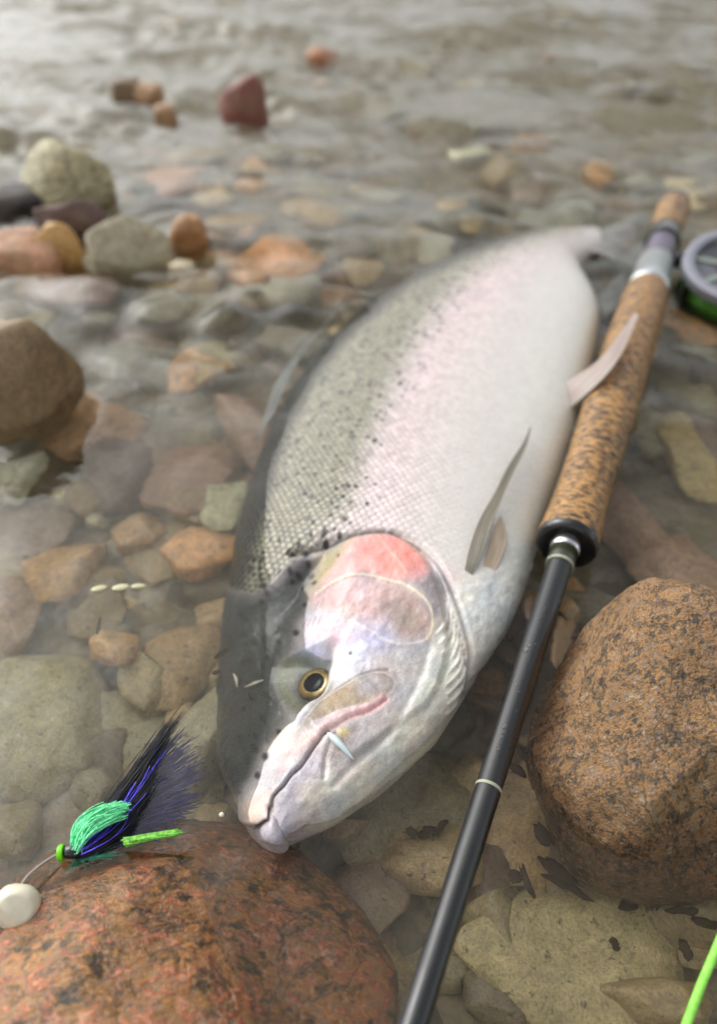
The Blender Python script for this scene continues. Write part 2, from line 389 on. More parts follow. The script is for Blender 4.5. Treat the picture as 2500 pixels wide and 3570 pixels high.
emergent('orange_stone', 307, 520, 350, 110, 275, (160, 116, 76), 'orange stone touching the dark brown one in the far water')
emergent('orange_stone', 308, 565, 420, 90, 365, (160, 116, 76), 'small orange stone just in front of the far orange and brown pair')
emergent('orange_stone', 309, 1130, 215, 130, 165, (166, 106, 70), 'orange stone farthest back right of the red stone')
emergent('dark_stone', 310, 40, 745, 300, 640, (52, 46, 46), 'blackish wet stone under the pale pointed stone', ky=.6)
emergent('purple_stone', 311, 230, 800, 260, 690, (98, 72, 70), 'purple brown wet stone below the pale pointed stone', ky=.5, cuts=8)
emergent('orange_slab', 312, 60, 930, 300, 800, (176, 124, 88), 'bright orange slab at the left edge below the blackish stone', ky=.6, cuts=8)
emergent('orange_slab', 313, 190, 905, 170, 780, (196, 150, 84), 'yellow orange angular stone next to the squarish tan stone', ky=.6, cuts=8)
emergent('white_stone', 314, 625, 950, 90, 905, (206, 186, 150), 'cream white pebble in front of the small orange pebble')

def boulder(name, seed, c, half, mat, label, boxy, cuts, rough, rz, warp=None):
    P, Fc = stone_verts(6, seed, boxy, cuts, rough, (0.72, 0.92), 0.012)
    P = P * np.array(half)
    if warp is not None: P = warp(P)
    cz, sz = math.cos(rz), math.sin(rz)
    P = P @ np.array([[cz, sz, 0], [-sz, cz, 0], [0, 0, 1]])
    P = P + (0.4 * vnoise(P, 1 / 3.2, seed, 3) + 0.9 * vnoise(P, 1 / 14, seed + 5, 3))[:, None] * P / np.linalg.norm(P, axis=1, keepdims=True)
    o = mesh_obj(name, P * 0.001, Fc, mat); o.location = tuple(np.array(c) * 0.001)
    return tag(o, label, 'boulder')

def warp_right(P):
    z = P[:, 2:3] / 58; P = P.copy(); P[:, 0:1] *= 1 - 0.52 * np.clip(P[:, 1:2] / 50, 0, 1) ** 1.1
    P[:, 0:1] *= 1 - 0.45 * np.clip(z, 0, 1) ** 1.15; P[:, 1:2] *= 1 - 0.2 * np.clip(z, 0, 1); P[:, 0:1] += 1.5 * np.clip(z, 0, 1); return P
boulder('tan_boulder', 501, (108, 140, -9), (55, 50, 57), M_GRAN_TAN, 'rounded tan granite boulder beside the rod at the right edge', 2.5, 10, 0.12, 0.2, warp_right)
def warp_red(P):
    P = P.copy(); f = np.clip((24 - P[:, 2:3]) / 16, 0, 1)
    P[:, 0:1] = np.where(P[:, 0:1] > 0, P[:, 0:1] * (0.86 + 0.34 * f), P[:, 0:1]); P[:, 1:2] = np.where(P[:, 1:2] > 0, P[:, 1:2] * (0.97 + 0.1 * f), P[:, 1:2]); return P
boulder('red_boulder', 502, (-58, 42, -28.5), (62, 64, 46), M_GRAN_RED, 'reddish orange granite boulder awash in the bottom left corner', 2.2, 7, 0.10, -0.1, warp_red)

rs = np.random.RandomState(21)
SLC = [((128, 112, 82), 'brown'), ((116, 112, 88), 'olive'), ((112, 92, 84), 'mauve'), ((104, 100, 92), 'grey'), ((92, 82, 68), 'dark brown'), ((142, 118, 86), 'sandy')]
for i in range(90):
    py = rs.uniform(480, 3500); px = rs.uniform(-60, 2560); zt = rs.uniform(-44, -36); S_ = at(px, py, zt); k = rs.randint(len(SLC)); col, cn = SLC[k]
    w_ = rs.uniform(16, 40) * (0.75 if py > 2000 else 1.0); j = rs.uniform(.85, 1.15); band = 'behind the trout' if py < 1300 else 'around the trout'
    put_stone('flat_stone', BIGV[rs.randint(len(BIGV))], (S_[0], S_[1], zt - 5), (w_, w_ * rs.uniform(.6, .95), rs.uniform(5, 8)), (rs.uniform(-.12, .12), rs.uniform(-.12, .12), rs.uniform(0, 6.28)), tuple(q * j for q in col),
              f'flat {cn} slab lying low on the river bed {band}', 'stone', f'flat {cn} bed slabs {band}')
rs = np.random.RandomState(11)
PAL = [((150, 128, 92), 'tan'), ((124, 120, 100), 'olive grey'), ((120, 122, 118), 'grey'), ((124, 100, 90), 'mauve brown'),
       ((168, 124, 80), 'orange brown'), ((92, 86, 78), 'dark grey'), ((176, 168, 144), 'pale cream')]
WTS = [.24, .22, .2, .12, .1, .08, .04]
for i in range(250):
    if i < 175:
        py = 120 + 1250 * rs.rand() ** 0.8; px = rs.uniform(-80, 2580); size = rs.uniform(9, 30); zt = rs.uniform(-38, -12); band = 'in the blurred background'
    else:
        py = rs.uniform(1350, 3500); px = rs.uniform(-40, 2540); size = rs.uniform(5, 14); zt = rs.uniform(-46, -38); band = 'between the slabs near the fish'
    c = at(px, py, zt - size * .3); k = rs.choice(len(PAL), p=WTS); col, cn = PAL[k]
    j = rs.uniform(.82, 1.18); col = tuple(min(250, q * j) for q in col)
    hz = size * rs.uniform(.4, .7); c[2] = zt - hz
    put_stone('river_pebble', VARS[rs.randint(12)], c, (size * rs.uniform(.8, 1.3), size * rs.uniform(.7, 1.1), hz), (rs.uniform(-.2, .2), rs.uniform(-.2, .2), rs.uniform(0, 6.28)), col,
              f'{cn} pebble on the river bed under water {band}', 'pebble', f'{cn} pebbles {band}')

# ------------------------------------------------------------------ the fish
K = 2500 / 1608.0
# dorsal pixel, ventral pixel (of a 1608 px wide view), dorsal height, ventral height, half width (mm)
STN = [((545, 1820), (640, 1862), -11, -3, 13), ((512, 1775), (705, 1832), -21, 2, 15), ((500, 1700), (830, 1750), -34, 3, 18.5),
       ((505, 1600), (975, 1635), -42, 1, 21), ((512, 1440), (1068, 1508), -31, 0, 22), ((526, 1300), (1130, 1420), -24, 1, 24),
       ((553, 1165), (1185, 1290), -21, -2, 28.5), ((605, 1010), (1232, 1140), -20, -4, 30), ((690, 860), (1293, 960), -21, -3, 30.5),
       ((830, 710), (1333, 790), -18, 0, 30), ((980, 615), (1344, 710), -13, 1, 27), ((1120, 558), (1322, 655), -9, 1, 21.5),
       ((1225, 536), (1300, 606), -6, 0, 15.5), ((1330, 522), (1345, 566), -5, -2, 9)]

def seg_dist(px, py, line, closed=False):
    """distance of points to a polyline (photo px)"""
    L = list(line) + ([line[0]] if closed else []); full = np.full(px.shape, 1e6)
    xs_ = [q[0] for q in L]; ys_ = [q[1] for q in L]; k_ = (px > min(xs_) - 210) & (px < max(xs_) + 210) & (py > min(ys_) - 210) & (py < max(ys_) + 210)
    px, py = px[k_], py[k_]; d = np.full(px.shape, 1e6)
    for (x0, y0), (x1, y1) in zip(L[:-1], L[1:]):
        vx, vy = x1 - x0, y1 - y0; t = np.clip(((px - x0) * vx + (py - y0) * vy) / (vx * vx + vy * vy + 1e-9), 0, 1)
        d = np.minimum(d, np.hypot(px - x0 - t * vx, py - y0 - t * vy))
    full[k_] = d; return full

def inside(px, py, poly):
    r = np.zeros(px.shape, bool); n = len(poly)
    for i in range(n):
        x0, y0 = poly[i]; x1, y1 = poly[(i + 1) % n]
        c = (y0 > py) != (y1 > py)
        r ^= c & (px < (x1 - x0) * (py - y0) / (y1 - y0 + 1e-9) + x0)
    return r

def soft(px, py, poly, feather):
    d = seg_dist(px, py, poly, True); s = np.where(inside(px, py, poly), d, -d)
    t = np.clip(s / feather * 0.5 + 0.5, 0, 1); return t * t * (3 - 2 * t)

def smooth_line(pts, n=6):
    p = np.array(pts, float); t = np.arange(len(p)); ts = np.linspace(0, len(p) - 1, (len(p) - 1) * n + 1)
    return [tuple(q) for q in spline(t, p, ts)]

def c1(pts): return [(700 + .7463 * x, 1750 + .7463 * y) for x, y in pts]      # head close-up coordinates -> photo px
def c2(pts): return [(850 + .3731 * x, 2150 + .3731 * y) for x, y in pts]      # jaw close-up
def c3(pts): return [(800 + .3731 * x, 1500 + .3731 * y) for x, y in pts]      # nape close-up

FISH = {}
def build_fish():
    D = np.array([at(d[0] * K, d[1] * K, zd) for d, v, zd, zv, w in STN]); V = np.array([at(v[0] * K, v[1] * K, zv) for d, v, zd, zv, w in STN])
    W = np.array([s[4] for s in STN], float); C = (D + V) / 2
    t0 = np.concatenate([[0], np.cumsum(np.linalg.norm(np.diff(C, axis=0), axis=1))]); L = t0[-1]
    ts = np.concatenate([np.linspace(0, 150, 380)[:-1], np.linspace(150, L, 330)])
    Ds, Vs, Ws = spline(t0, D, ts), spline(t0, V, ts), spline(t0, W, ts); Cs = (Ds + Vs) / 2; As = (Vs - Ds) / 2
    T = np.gradient(Cs, ts, axis=0); T /= np.linalg.norm(T, axis=1, keepdims=True)
    N = np.cross(T, As); N /= np.linalg.norm(N, axis=1, keepdims=True); N *= np.sign(N[:, 2:3])
    # rounded caps at the snout and at the tail root
    ca = np.linspace(R_(86), R_(4), 22)
    def cap(i, sgn, r):
        return (np.array([Cs[i] + sgn * T[i] * r * math.sin(a) for a in ca]), np.array([As[i] * math.cos(a) for a in ca]),
                np.repeat(N[i][None], len(ca), 0), np.array([Ws[i] * math.cos(a) for a in ca]))
    k0, k1 = cap(0, -1, 7.0), cap(len(ts) - 1, 1, 5.0)
    Cs = np.concatenate([k0[0], Cs, k1[0][::-1]]); As = np.concatenate([k0[1], As, k1[1][::-1]])
    N = np.concatenate([k0[2], N, k1[2][::-1]]); Ws = np.concatenate([k0[3], Ws, k1[3][::-1]])
    sarc = np.concatenate([-6.0 * np.sin(ca), ts, L + 5 * np.sin(ca[::-1])])
    ph = np.concatenate([np.linspace(0, math.pi, 380)[:-1], np.linspace(math.pi, 2 * math.pi, 90)[:-1]])
    sn = np.sin(ph); g_ = np.sign(sn) * np.abs(sn) ** 0.86
    P = Cs[:, None] - np.cos(ph)[None, :, None] * As[:, None] + g_[None, :, None] * (N * Ws[:, None])[:, None]
    top = ph <= math.pi + 1e-6
    # mirror index: the under side takes its pattern from the upper one
    mir = np.array([np.argmin(np.abs(ph[top] - (p if p <= math.pi else 2 * math.pi - p))) for p in ph])
    px, py, _ = proj(P); px = px[:, mir]; py = py[:, mir]
    du = np.gradient(P, axis=0); dv = np.gradient(P, axis=1); nrm = np.cross(dv, du); nrm /= np.linalg.norm(nrm, axis=2, keepdims=True) + 1e-9
    if (nrm[200, 100] @ N[200]) < 0: nrm = -nrm
    # arc length round the body, measured from the lateral line
    arc = np.concatenate([np.zeros((len(Cs), 1)), np.cumsum(np.linalg.norm(np.diff(P, axis=1), axis=2), axis=1)], 1)
    jm = np.argmin(np.abs(ph - math.pi / 2)); arc = arc - arc[:, jm:jm + 1]
    # ------------ outlines traced on the fish
    mouth = smooth_line(c2([(60, 2060), (110, 1985), (170, 1925), (245, 1850), (258, 1740), (280, 1650), (370, 1560), (440, 1470), (520, 1400), (590, 1300), (650, 1210), (720, 1130), (790, 1085)]))
    mouth2 = smooth_line(c2([(790, 1085), (880, 1035), (960, 985), (1060, 945), (1150, 915), (1250, 860), (1330, 800)]))
    maxil = smooth_line(c2([(500, 1030), (620, 930), (730, 820), (860, 730), (1000, 640), (1130, 570), (1270, 550), (1370, 580), (1415, 640), (1390, 720),
                            (1300, 800), (1180, 850), (1050, 880), (930, 915), (820, 960), (700, 1010), (590, 1060), (480, 1110)]))
    gum = smooth_line(c2([(360, 1390), (430, 1300), (520, 1220), (620, 1140), (720, 1070), (830, 1010), (950, 960), (1080, 915), (1200, 875), (1320, 800)]))
    lid = smooth_line(c2([(850, 300), (845, 380), (820, 470), (780, 570), (720, 670), (640, 760), (560, 850), (480, 940), (400, 985), (300, 1070), (210, 1190)]))
    sub_lo = smooth_line(c2([(1350, 520), (1200, 540), (1050, 600), (900, 700), (780, 790), (680, 870), (600, 960), (510, 1030)]))
    gill = smooth_line(c1([(430, 235), (520, 205), (600, 180), (690, 160), (800, 140), (900, 150), (980, 195), (1050, 255), (1095, 330), (1130, 430), (1150, 540), (1160, 640), (1150, 740), (1120, 840)]))
    gill2 = smooth_line(c1([(900, 140), (1000, 180), (1090, 260), (1150, 350), (1200, 470), (1240, 600), (1265, 720), (1255, 800), (1230, 900), (1180, 1000)]))
    operc = smooth_line(c1([(540, 395), (620, 370), (720, 350), (800, 355), (880, 375), (950, 395), (1010, 430), (1060, 480), (1080, 540), (1078, 600), (1060, 650)]))
    preop = smooth_line(c1([(470, 520), (540, 500), (620, 530), (690, 560), (760, 590), (830, 630), (880, 660), (950, 675), (1020, 665), (1060, 650)]))
    jawln = smooth_line(c1([(1070, 690), (1020, 840), (930, 1010), (830, 1130), (720, 1230), (620, 1330)]))
    jawup = c2([(790, 1090), (880, 1060), (930, 1010), (870, 1100), (800, 1210), (770, 1300), (760, 1380), (750, 1500)])
    scl_end = c1([(150, 440), (250, 430), (330, 370), (400, 290), (470, 225), (560, 190), (690, 150), (800, 130), (900, 140), (1000, 180), (1090, 260), (1130, 300), (1220, 380), (1300, 360), (1420, 330)])
    body_poly = smooth_line(scl_end, 3) + [(2000, 2000), (2300, 1500), (2400, 700), (1500, 600), (500, 1000), (500, 2000)]
    body = soft(px, py, body_poly, 14); head = 1 - body
    ex, ey = 1096.0, 2384.0
    # ------------ relief of the head (mm along the normal)
    def ridge(line, w): return np.exp(-(seg_dist(px, py, line) / w) ** 2)
    dz = np.zeros(px.shape)
    dz += 1.6 * soft(px, py, gill + c1([(1050, 950), (700, 1200), (300, 900), (300, 400)]), 16)
    dz += -2.3 * ridge(gill, 11) * (py < 2500)
    dz += 0.5 * ridge([(x - 14, y + 8) for x, y in gill2], 16)
    dz += -1.5 * ridge(gill2, 10)
    dz += 0.22 * soft(px, py, operc + c1([(1000, 300), (900, 200), (700, 200), (560, 300)]), 10) + 0.15 * ridge(operc, 5) - .15 * ridge([(x, y + 12) for x, y in operc], 8) + 0.1 * ridge(preop, 6)
    dz += -1.5 * ridge(mouth, 7) - 0.9 * ridge(mouth2, 9)
    dz += 0.9 * soft(px, py, maxil, 22) - 0.6 * ridge(sub_lo, 7) + 0.5 * ridge(gum, 15)
    dz += -0.6 * ridge(jawln, 14) + 0.4 * ridge([(x + 16, y + 10) for x, y in jawln], 22)
    dz += -0.9 * ridge(smooth_line(jawup[3:]), 10)
    r = np.hypot(px - ex, py - ey); r2 = np.hypot(px - 1066, (py - 2372))
    dz += -2.4 * np.exp(-(r / 60) ** 4) - 0.7 * np.exp(-(r2 / 95) ** 4) + 0.35 * np.exp(-((r2 - 100) / 16) ** 2)
    dz += 1.7 * ridge([(x + 14, y + 8) for x, y in lid], 14) - 1.0 * ridge([(x - 12, y - 6) for x, y in lid], 9)
    rays = []
    for i in range(11):                                     # branchiostegal rays under the gill cover
        f = i / 10.0
        a = (1150 + 75 * math.sin(f * 2.2) + 10 * f, 470 + 440 * f); b = (a[0] - 45 - 45 * f, a[1] + 150 + 20 * f)
        m_ = ((a[0] + b[0]) / 2 + 22, (a[1] + b[1]) / 2 + 12)
        rays.append(smooth_line(c1([a, m_, b]), 5)); dz += 0.4 * ridge(rays[-1], 6)
    dz += 0.35 * vnoise(np.stack([px, py, 0 * px], -1), 1 / 60, 4, 3) * head + 0.3 * vnoise(P, 1 / 2.6, 12, 3) * head
    lower = soft(px, py, c2([(150, 1900), (260, 1860), (400, 1800), (420, 2100), (150, 2100)]), 30); dz += 1.2 * lower
    fade = np.where(ph <= math.pi, 1.0, 0.35)
    dark = c1([(150, 440), (250, 430), (330, 370), (400, 290), (470, 225), (570, 195), (560, 260), (520, 350), (530, 400), (500, 470), (470, 560), (450, 640), (420, 760), (400, 900), (380, 1000), (330, 1090),
               (290, 1170), (260, 1290), (190, 1400), (150, 1480), (0, 1500), (0, 440)])
    P2 = P + nrm * (dz * fade[None, :])[..., None]
    tip = 2.5 * np.exp(-(np.hypot(px - 850, py - 2835) / 42) ** 2) + 4.2 * np.exp(-(np.hypot(px - 985, py - 2880) / 66) ** 2) - 1.6 * np.exp(-(seg_dist(px, py, [(925, 2862), (900, 2885), (875, 2915)]) / 15) ** 2)
    P2 = P2 - T[0] * (tip * fade[None, :])[..., None]
    # crown, nape and eye lie just under the water surface
    dk2 = [(x + 14, y + 4) for x, y in dark]
    sink = np.maximum(soft(px, py, dk2, 110), soft(px, py, [(x, y) for x, y in lid] + [(900, 2560), (930, 2300), (1060, 2262), (1140, 2270)], 44)) * np.clip(soft(px, py, [(x, y - 30) for x, y in body_poly], 80) * -1 + 1, 0, 1) * (ph <= math.pi)[None, :]
    z_ = P2[..., 2]
    low = z_ - 6.0 * np.logaddexp(0, (z_ + 6.0) / 6.0) * 0.70; P2[..., 2] = z_ * (1 - sink) + low * sink
    # ------------ colours of the skin
    S = lambda r, g, b: np.array(lin(r, g, b))
    colr = np.broadcast_to(S(212, 206, 200), px.shape + (3,)).copy()
    def paint(mask, c, k=1.0):
        nonlocal colr
        m = np.clip(mask * k, 0, 1)[..., None]; colr = colr * (1 - m) + S(*c) * m
    nz = vnoise(np.stack([px, py, 0 * px], -1), 1 / 26, 8, 4); nz2 = vnoise(np.stack([px, py, 0 * px], -1), 1 / 90, 18, 3)
    backline = [(1085, 1880), (1185, 1800), (1230, 1700), (1280, 1540), (1335, 1400), (1400, 1260), (1480, 1120), (1560, 1020), (1650, 940), (1800, 850), (2000, 800)]
    back_poly = smooth_line(backline, 4) + [(2000, 600), (1300, 700), (500, 1500), (500, 2400), (1000, 2300)]
    pink_poly = smooth_line(backline, 4) + smooth_line([(2000, 850), (1900, 900), (1760, 1060), (1640, 1260), (1540, 1500), (1480, 1700), (1440, 1880)], 4)
    bk = soft(px, py, back_poly, 70) * body
    paint(soft(px, py, pink_poly, 150) * body * np.clip((2050 - px) / 350, 0, 1), (224, 206, 203), .9)
    paint(soft(px, py, smooth_line(backline, 4) + [(x + 110, y + 70) for x, y in smooth_line(backline, 4)][::-1], 60) * body, (226, 200, 202), .25)
    paint(soft(px, py, [(1650, 2150), (1700, 1900), (1850, 1500), (2000, 1000), (2300, 900), (2300, 1500), (1900, 2200), (1600, 2500)], 200) * body, (226, 228, 218), .9)
    paint(bk, (164, 160, 134), .97)
    tt = np.broadcast_to(((1 - np.cos(ph)) / 2)[None, :], px.shape)
    ridge_ln = [(790, 2120), (852, 2068), (880, 1959), (935, 1760), (1005, 1510), (1100, 1330), (1200, 1200), (1300, 1110), (1440, 985), (1600, 905), (1750, 850), (1900, 800)]
    paint(soft(px, py, ridge_ln + [(1900, 500), (300, 500), (300, 2300)], 26) * body, (50, 50, 44), .95)      # dark olive back ridge, shade of its submerged edge painted in
    # head
    paint(head, (186, 178, 176))
    paint(soft(px, py, dark, 55) * head, (50, 52, 50))
    paint(soft(px, py, c1([(570, 195), (660, 165), (720, 180), (690, 240), (640, 300), (560, 370), (510, 385), (530, 300)]), 34) * head, (176, 160, 112), .9)   # olive nape edge
    paint(soft(px, py, c1([(545, 400), (600, 330), (680, 230), (730, 180), (820, 148), (910, 152), (1000, 215), (1055, 275), (1075, 350), (1000, 375), (900, 372), (800, 352), (700, 352)]), 34) * head, (226, 158, 150), .95)
    paint(soft(px, py, c1([(700, 200), (820, 160), (850, 220), (900, 300), (960, 330), (860, 330), (760, 290), (690, 260)]), 60) * head * (0.7 + .5 * nz2), (220, 128, 114), .8)
    paint(soft(px, py, c1([(850, 175), (920, 165), (1010, 240), (1050, 290), (1030, 330), (960, 310), (900, 250)]), 40) * head, (220, 120, 106), .7)
    paint(soft(px, py, c1([(530, 410), (620, 385), (720, 365), (850, 385), (950, 410), (1030, 470), (1060, 540), (1060, 620), (1000, 650), (930, 640), (850, 590), (760, 560), (640, 520), (560, 490)]), 40) * head, (196, 158, 152), .9)
    paint(soft(px, py, c1([(540, 420), (700, 390), (830, 420), (800, 480), (650, 470)]), 50) * head, (222, 176, 174), .7)
    paint(soft(px, py, c1([(860, 480), (960, 450), (1040, 520), (1050, 600), (980, 640), (890, 600)]), 60) * head, (140, 128, 114), .8)
    paint(soft(px, py, c1([(760, 560), (860, 600), (900, 660), (860, 720), (760, 740), (660, 700), (640, 620)]), 60) * head, (178, 172, 202), .85)
    paint(soft(px, py, c1([(480, 530), (560, 500), (640, 540), (700, 600), (660, 680), (600, 660), (520, 660), (470, 640)]), 40) * head, (214, 200, 206), .9)
    paint(soft(px, py, c1([(590, 600), (680, 590), (700, 640), (620, 690)]), 30) * head, (226, 186, 196), .8)
    paint(soft(px, py, c1([(620, 690), (760, 690), (700, 800), (640, 860), (600, 880), (600, 760)]), 40) * head, (206, 216, 220), .9)
    paint(soft(px, py, c1([(470, 680), (560, 660), (590, 690), (500, 720), (450, 700)]), 26) * head, (196, 190, 220), .8)
    paint(soft(px, py, c1([(1090, 330), (1150, 350), (1150, 640), (1080, 690), (1080, 560), (1060, 460), (1020, 390)]), 24) * head, (128, 120, 122), .85)   # clear gill membrane
    paint(soft(px, py, c1([(1080, 280), (1160, 300), (1220, 360), (1215, 380), (1150, 330)]), 40), (226, 196, 190), .7)
    paint(soft(px, py, c1([(820, 720), (1000, 690), (1060, 720), (960, 940), (880, 1040), (800, 1000), (900, 900), (910, 840)]), 60) * head, (164, 160, 160), .9)
    paint(soft(px, py, c1([(1080, 700), (1150, 500), (1180, 450), (1260, 720), (1240, 850), (1130, 1020), (900, 1240), (700, 1360), (600, 1420), (560, 1500), (700, 1300), (880, 1080), (1010, 880)]), 40), (222, 222, 210), .95)   # white throat
    paint(soft(px, py, maxil, 14), (146, 128, 100), .95)
    paint(np.exp(-(seg_dist(px, py, sub_lo) / 6) ** 2), (92, 80, 66), .7)  # shadow line above the maxilla, painted into the skin
    paint(soft(px, py, c2([(1050, 640), (1150, 580), (1290, 560), (1400, 640), (1370, 720), (1200, 780), (1080, 760)]), 40), (152, 146, 154), .85)
    paint(np.exp(-(seg_dist(px, py, maxil, True) / 3.5) ** 2) * (px > 1080), (214, 206, 206), .6)
    paint(np.exp(-(seg_dist(px, py, gum) / 17) ** 2), (218, 184, 180), .9)
    paint(np.exp(-(seg_dist(px, py, gum[-16:]) / 12) ** 2), (214, 160, 160), .7)
    paint(soft(px, py, c2([(330, 1080), (420, 980), (520, 930), (600, 960), (490, 1080), (330, 1330), (230, 1420), (150, 1600), (0, 1720), (0, 1560), (220, 1200)]), 36) * (py > 2480), (214, 204, 204), .95)
    paint(soft(px, py, c2([(0, 1700), (120, 1600), (230, 1640), (250, 1760), (230, 1900), (100, 1980), (0, 1960)]), 40), (218, 190, 176), .9)              # upper jaw tip
    paint(soft(px, py, c2([(150, 1920), (280, 1850), (330, 1680), (430, 1540), (600, 1330), (720, 1230), (760, 1400), (700, 1600), (600, 1800), (560, 2000), (300, 2080), (150, 2050)]), 40), (186, 176, 184), .9)   # lower jaw
    paint(soft(px, py, c2([(560, 1600), (750, 1480), (900, 1500), (900, 1650), (760, 1740), (560, 1850)]), 70), (222, 214, 196), .8)
    paint(soft(px, py, c2([(870, 1100), (960, 1050), (1080, 1040), (1000, 1200), (880, 1330), (790, 1380), (770, 1330), (800, 1210)]), 30), (124, 112, 108), .85)
    paint(np.exp(-(np.hypot(px - 1197, py - 2560) / 20) ** 2), (196, 176, 100), .7)
    paint(np.exp(-(seg_dist(px, py, mouth[12:]) / 5) ** 2), (84, 68, 74), .85)
    paint(np.exp(-(seg_dist(px, py, mouth[:14]) / 5) ** 2), (150, 124, 122), .7)
    paint(np.exp(-(seg_dist(px, py, mouth2) / 5) ** 2), (170, 120, 122), .6)
    paint(np.exp(-(seg_dist(px, py, operc) / 3.8) ** 2), (236, 226, 196), .85)
    paint(np.exp(-(seg_dist(px, py, preop[18:]) / 4.5) ** 2), (226, 214, 206), .6)
    paint(np.exp(-(seg_dist(px, py, c1([(820, 150), (860, 210), (920, 280), (960, 340)])) / 5) ** 2), (240, 196, 176), .6)
    paint(np.exp(-(seg_dist(px, py, [(x - 6, y + 2) for x, y in gill]) / 5) ** 2) * (py < 2450), (236, 228, 214), .65)
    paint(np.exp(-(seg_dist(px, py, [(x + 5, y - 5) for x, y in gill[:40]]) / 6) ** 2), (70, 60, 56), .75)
    paint(soft(px, py, c1([(1205, 385), (1300, 350), (1600, 250), (1700, 500), (1450, 850), (1290, 900), (1272, 720), (1235, 560)]), 36), (226, 226, 218), .95)   # white breast
    for ry in rays: paint(np.exp(-(seg_dist(px, py, ry) / 5) ** 2), (238, 238, 230), .8)
    for a, b in zip(rays[:-1], rays[1:]):
        mid = [((p[0] + q[0]) / 2, (p[1] + q[1]) / 2) for p, q in zip(a, b)]
        paint(np.exp(-(seg_dist(px, py, mid[:7]) / 5) ** 2), (120, 116, 112), .55)
    # ring of the orbit
    paint(np.exp(-(r2 / 100) ** 8), (118, 116, 104), .9)
    paint(np.exp(-((r2 - 100) / 9) ** 2), (150, 148, 140), .5)
    paint(np.exp(-((r2 - 78) / 20) ** 2) * (px < 1080), (128, 132, 96), .6)
    paint(np.exp(-(r / 64) ** 10), (70, 62, 50), .8)
    paint(np.exp(-(seg_dist(px, py, [(x + 10, y + 5) for x, y in lid]) / 15) ** 2), (232, 228, 226), .95)
    paint(soft(px, py, c2([(200, 1180), (270, 1090), (400, 980), (470, 960), (500, 1040), (400, 1110), (280, 1230)]), 20), (222, 206, 186), .8)
    for q in c1([(500, 515), (520, 520), (545, 520), (570, 525), (555, 440), (580, 430)]):
        paint(np.exp(-(seg_dist(px, py, [q, (q[0] - 12, q[1] + 32)]) / 3.2) ** 2), (120, 92, 96), .6)
    # iridescent mottling
    pearl = head * np.clip(1 - soft(px, py, dark, 55), 0, 1)
    nzs = vnoise(np.stack([px + py * .35, (py - px * .35) * .25, 0 * px], -1), 1 / 9, 28, 3)
    colr *= (1 + (0.2 * nz + .16 * nz2 + .12 * nzs) * head + 0.05 * nz * body)[..., None]
    colr[..., 0] *= 1 + 0.12 * nz2 * pearl; colr[..., 2] *= 1 - 0.14 * nz2 * pearl; colr[..., 1] *= 1 + .05 * nz * pearl
    spots = c3([(580, 1275), (600, 1345), (770, 1260), (800, 1345), (680, 1365), (510, 1475), (375, 1510), (635, 1495), (710, 1550), (420, 1600), (515, 1620), (300, 1600), (320, 1740), (445, 1785), (455, 1845),
                (120, 1760), (330, 1950), (485, 1945), (150, 1950), (230, 1990), (160, 2045), (360, 2050), (375, 2130), (635, 1850), (1025, 1145), (745, 1170), (655, 1280), (150, 1800), (220, 1880), (325, 1450), (700, 1105), (570, 1130)])
    spots += c1([(290, 780), (320, 690), (210, 640), (250, 660), (290, 835), (235, 770), (200, 990), (285, 1000), (355, 1040), (250, 1075), (245, 1125), (295, 1155), (258, 1240), (190, 880), (210, 560), (205, 785), (705, 718), (240, 930), (180, 1100), (210, 1180)])
    rs = np.random.RandomState(3)
    for (sx, sy) in spots:
        rr = rs.uniform(10, 15) * (0.55 if sx > 1150 else 1)
        paint(np.exp(-(np.hypot((px - sx) * rs.uniform(.9, 1.2), py - sy) / rr) ** 4), (12, 12, 12), .95)
    edge = 0.93 * bk + 0.27 * body * (1 - bk) * np.clip(1 - (tt - .50) / .35, 0, 1) + 0.05 * body
    spot_m = body * np.clip(1 - (tt - 0.40) / 0.16, 0, 1)
    relief = body * (0.10 + 0.90 * np.clip(1 - (tt - .42) / .35, 0, 1))
    uvw = np.stack([np.broadcast_to(sarc[:, None], px.shape), arc, 0 * px], -1)
    # ------------ material
    g = G('trout_skin'); A = lambda n, o: g.n('Attribute', None, attribute_name=n).outputs[o]
    col = A('skin', 'Color'); uv = A('flow', 'Vector'); e = A('edge', 'Fac'); sm = A('spot', 'Fac'); rl = A('relief', 'Fac')
    wob = g.scale(g.vmath('SUBTRACT', g.n('TexNoise', {'Vector': uv, 'Scale': 0.09, 'Detail': 3.0}).outputs[1], (.5, .5, .5)), 3.4)
    q = g.vmath('MULTIPLY', g.vmath('ADD', uv, wob), (1 / 4.5, 1 / 3.8, 0.0))
    # overlapping scales: of the discs that cover a point the one set farthest forward shows
    best = None
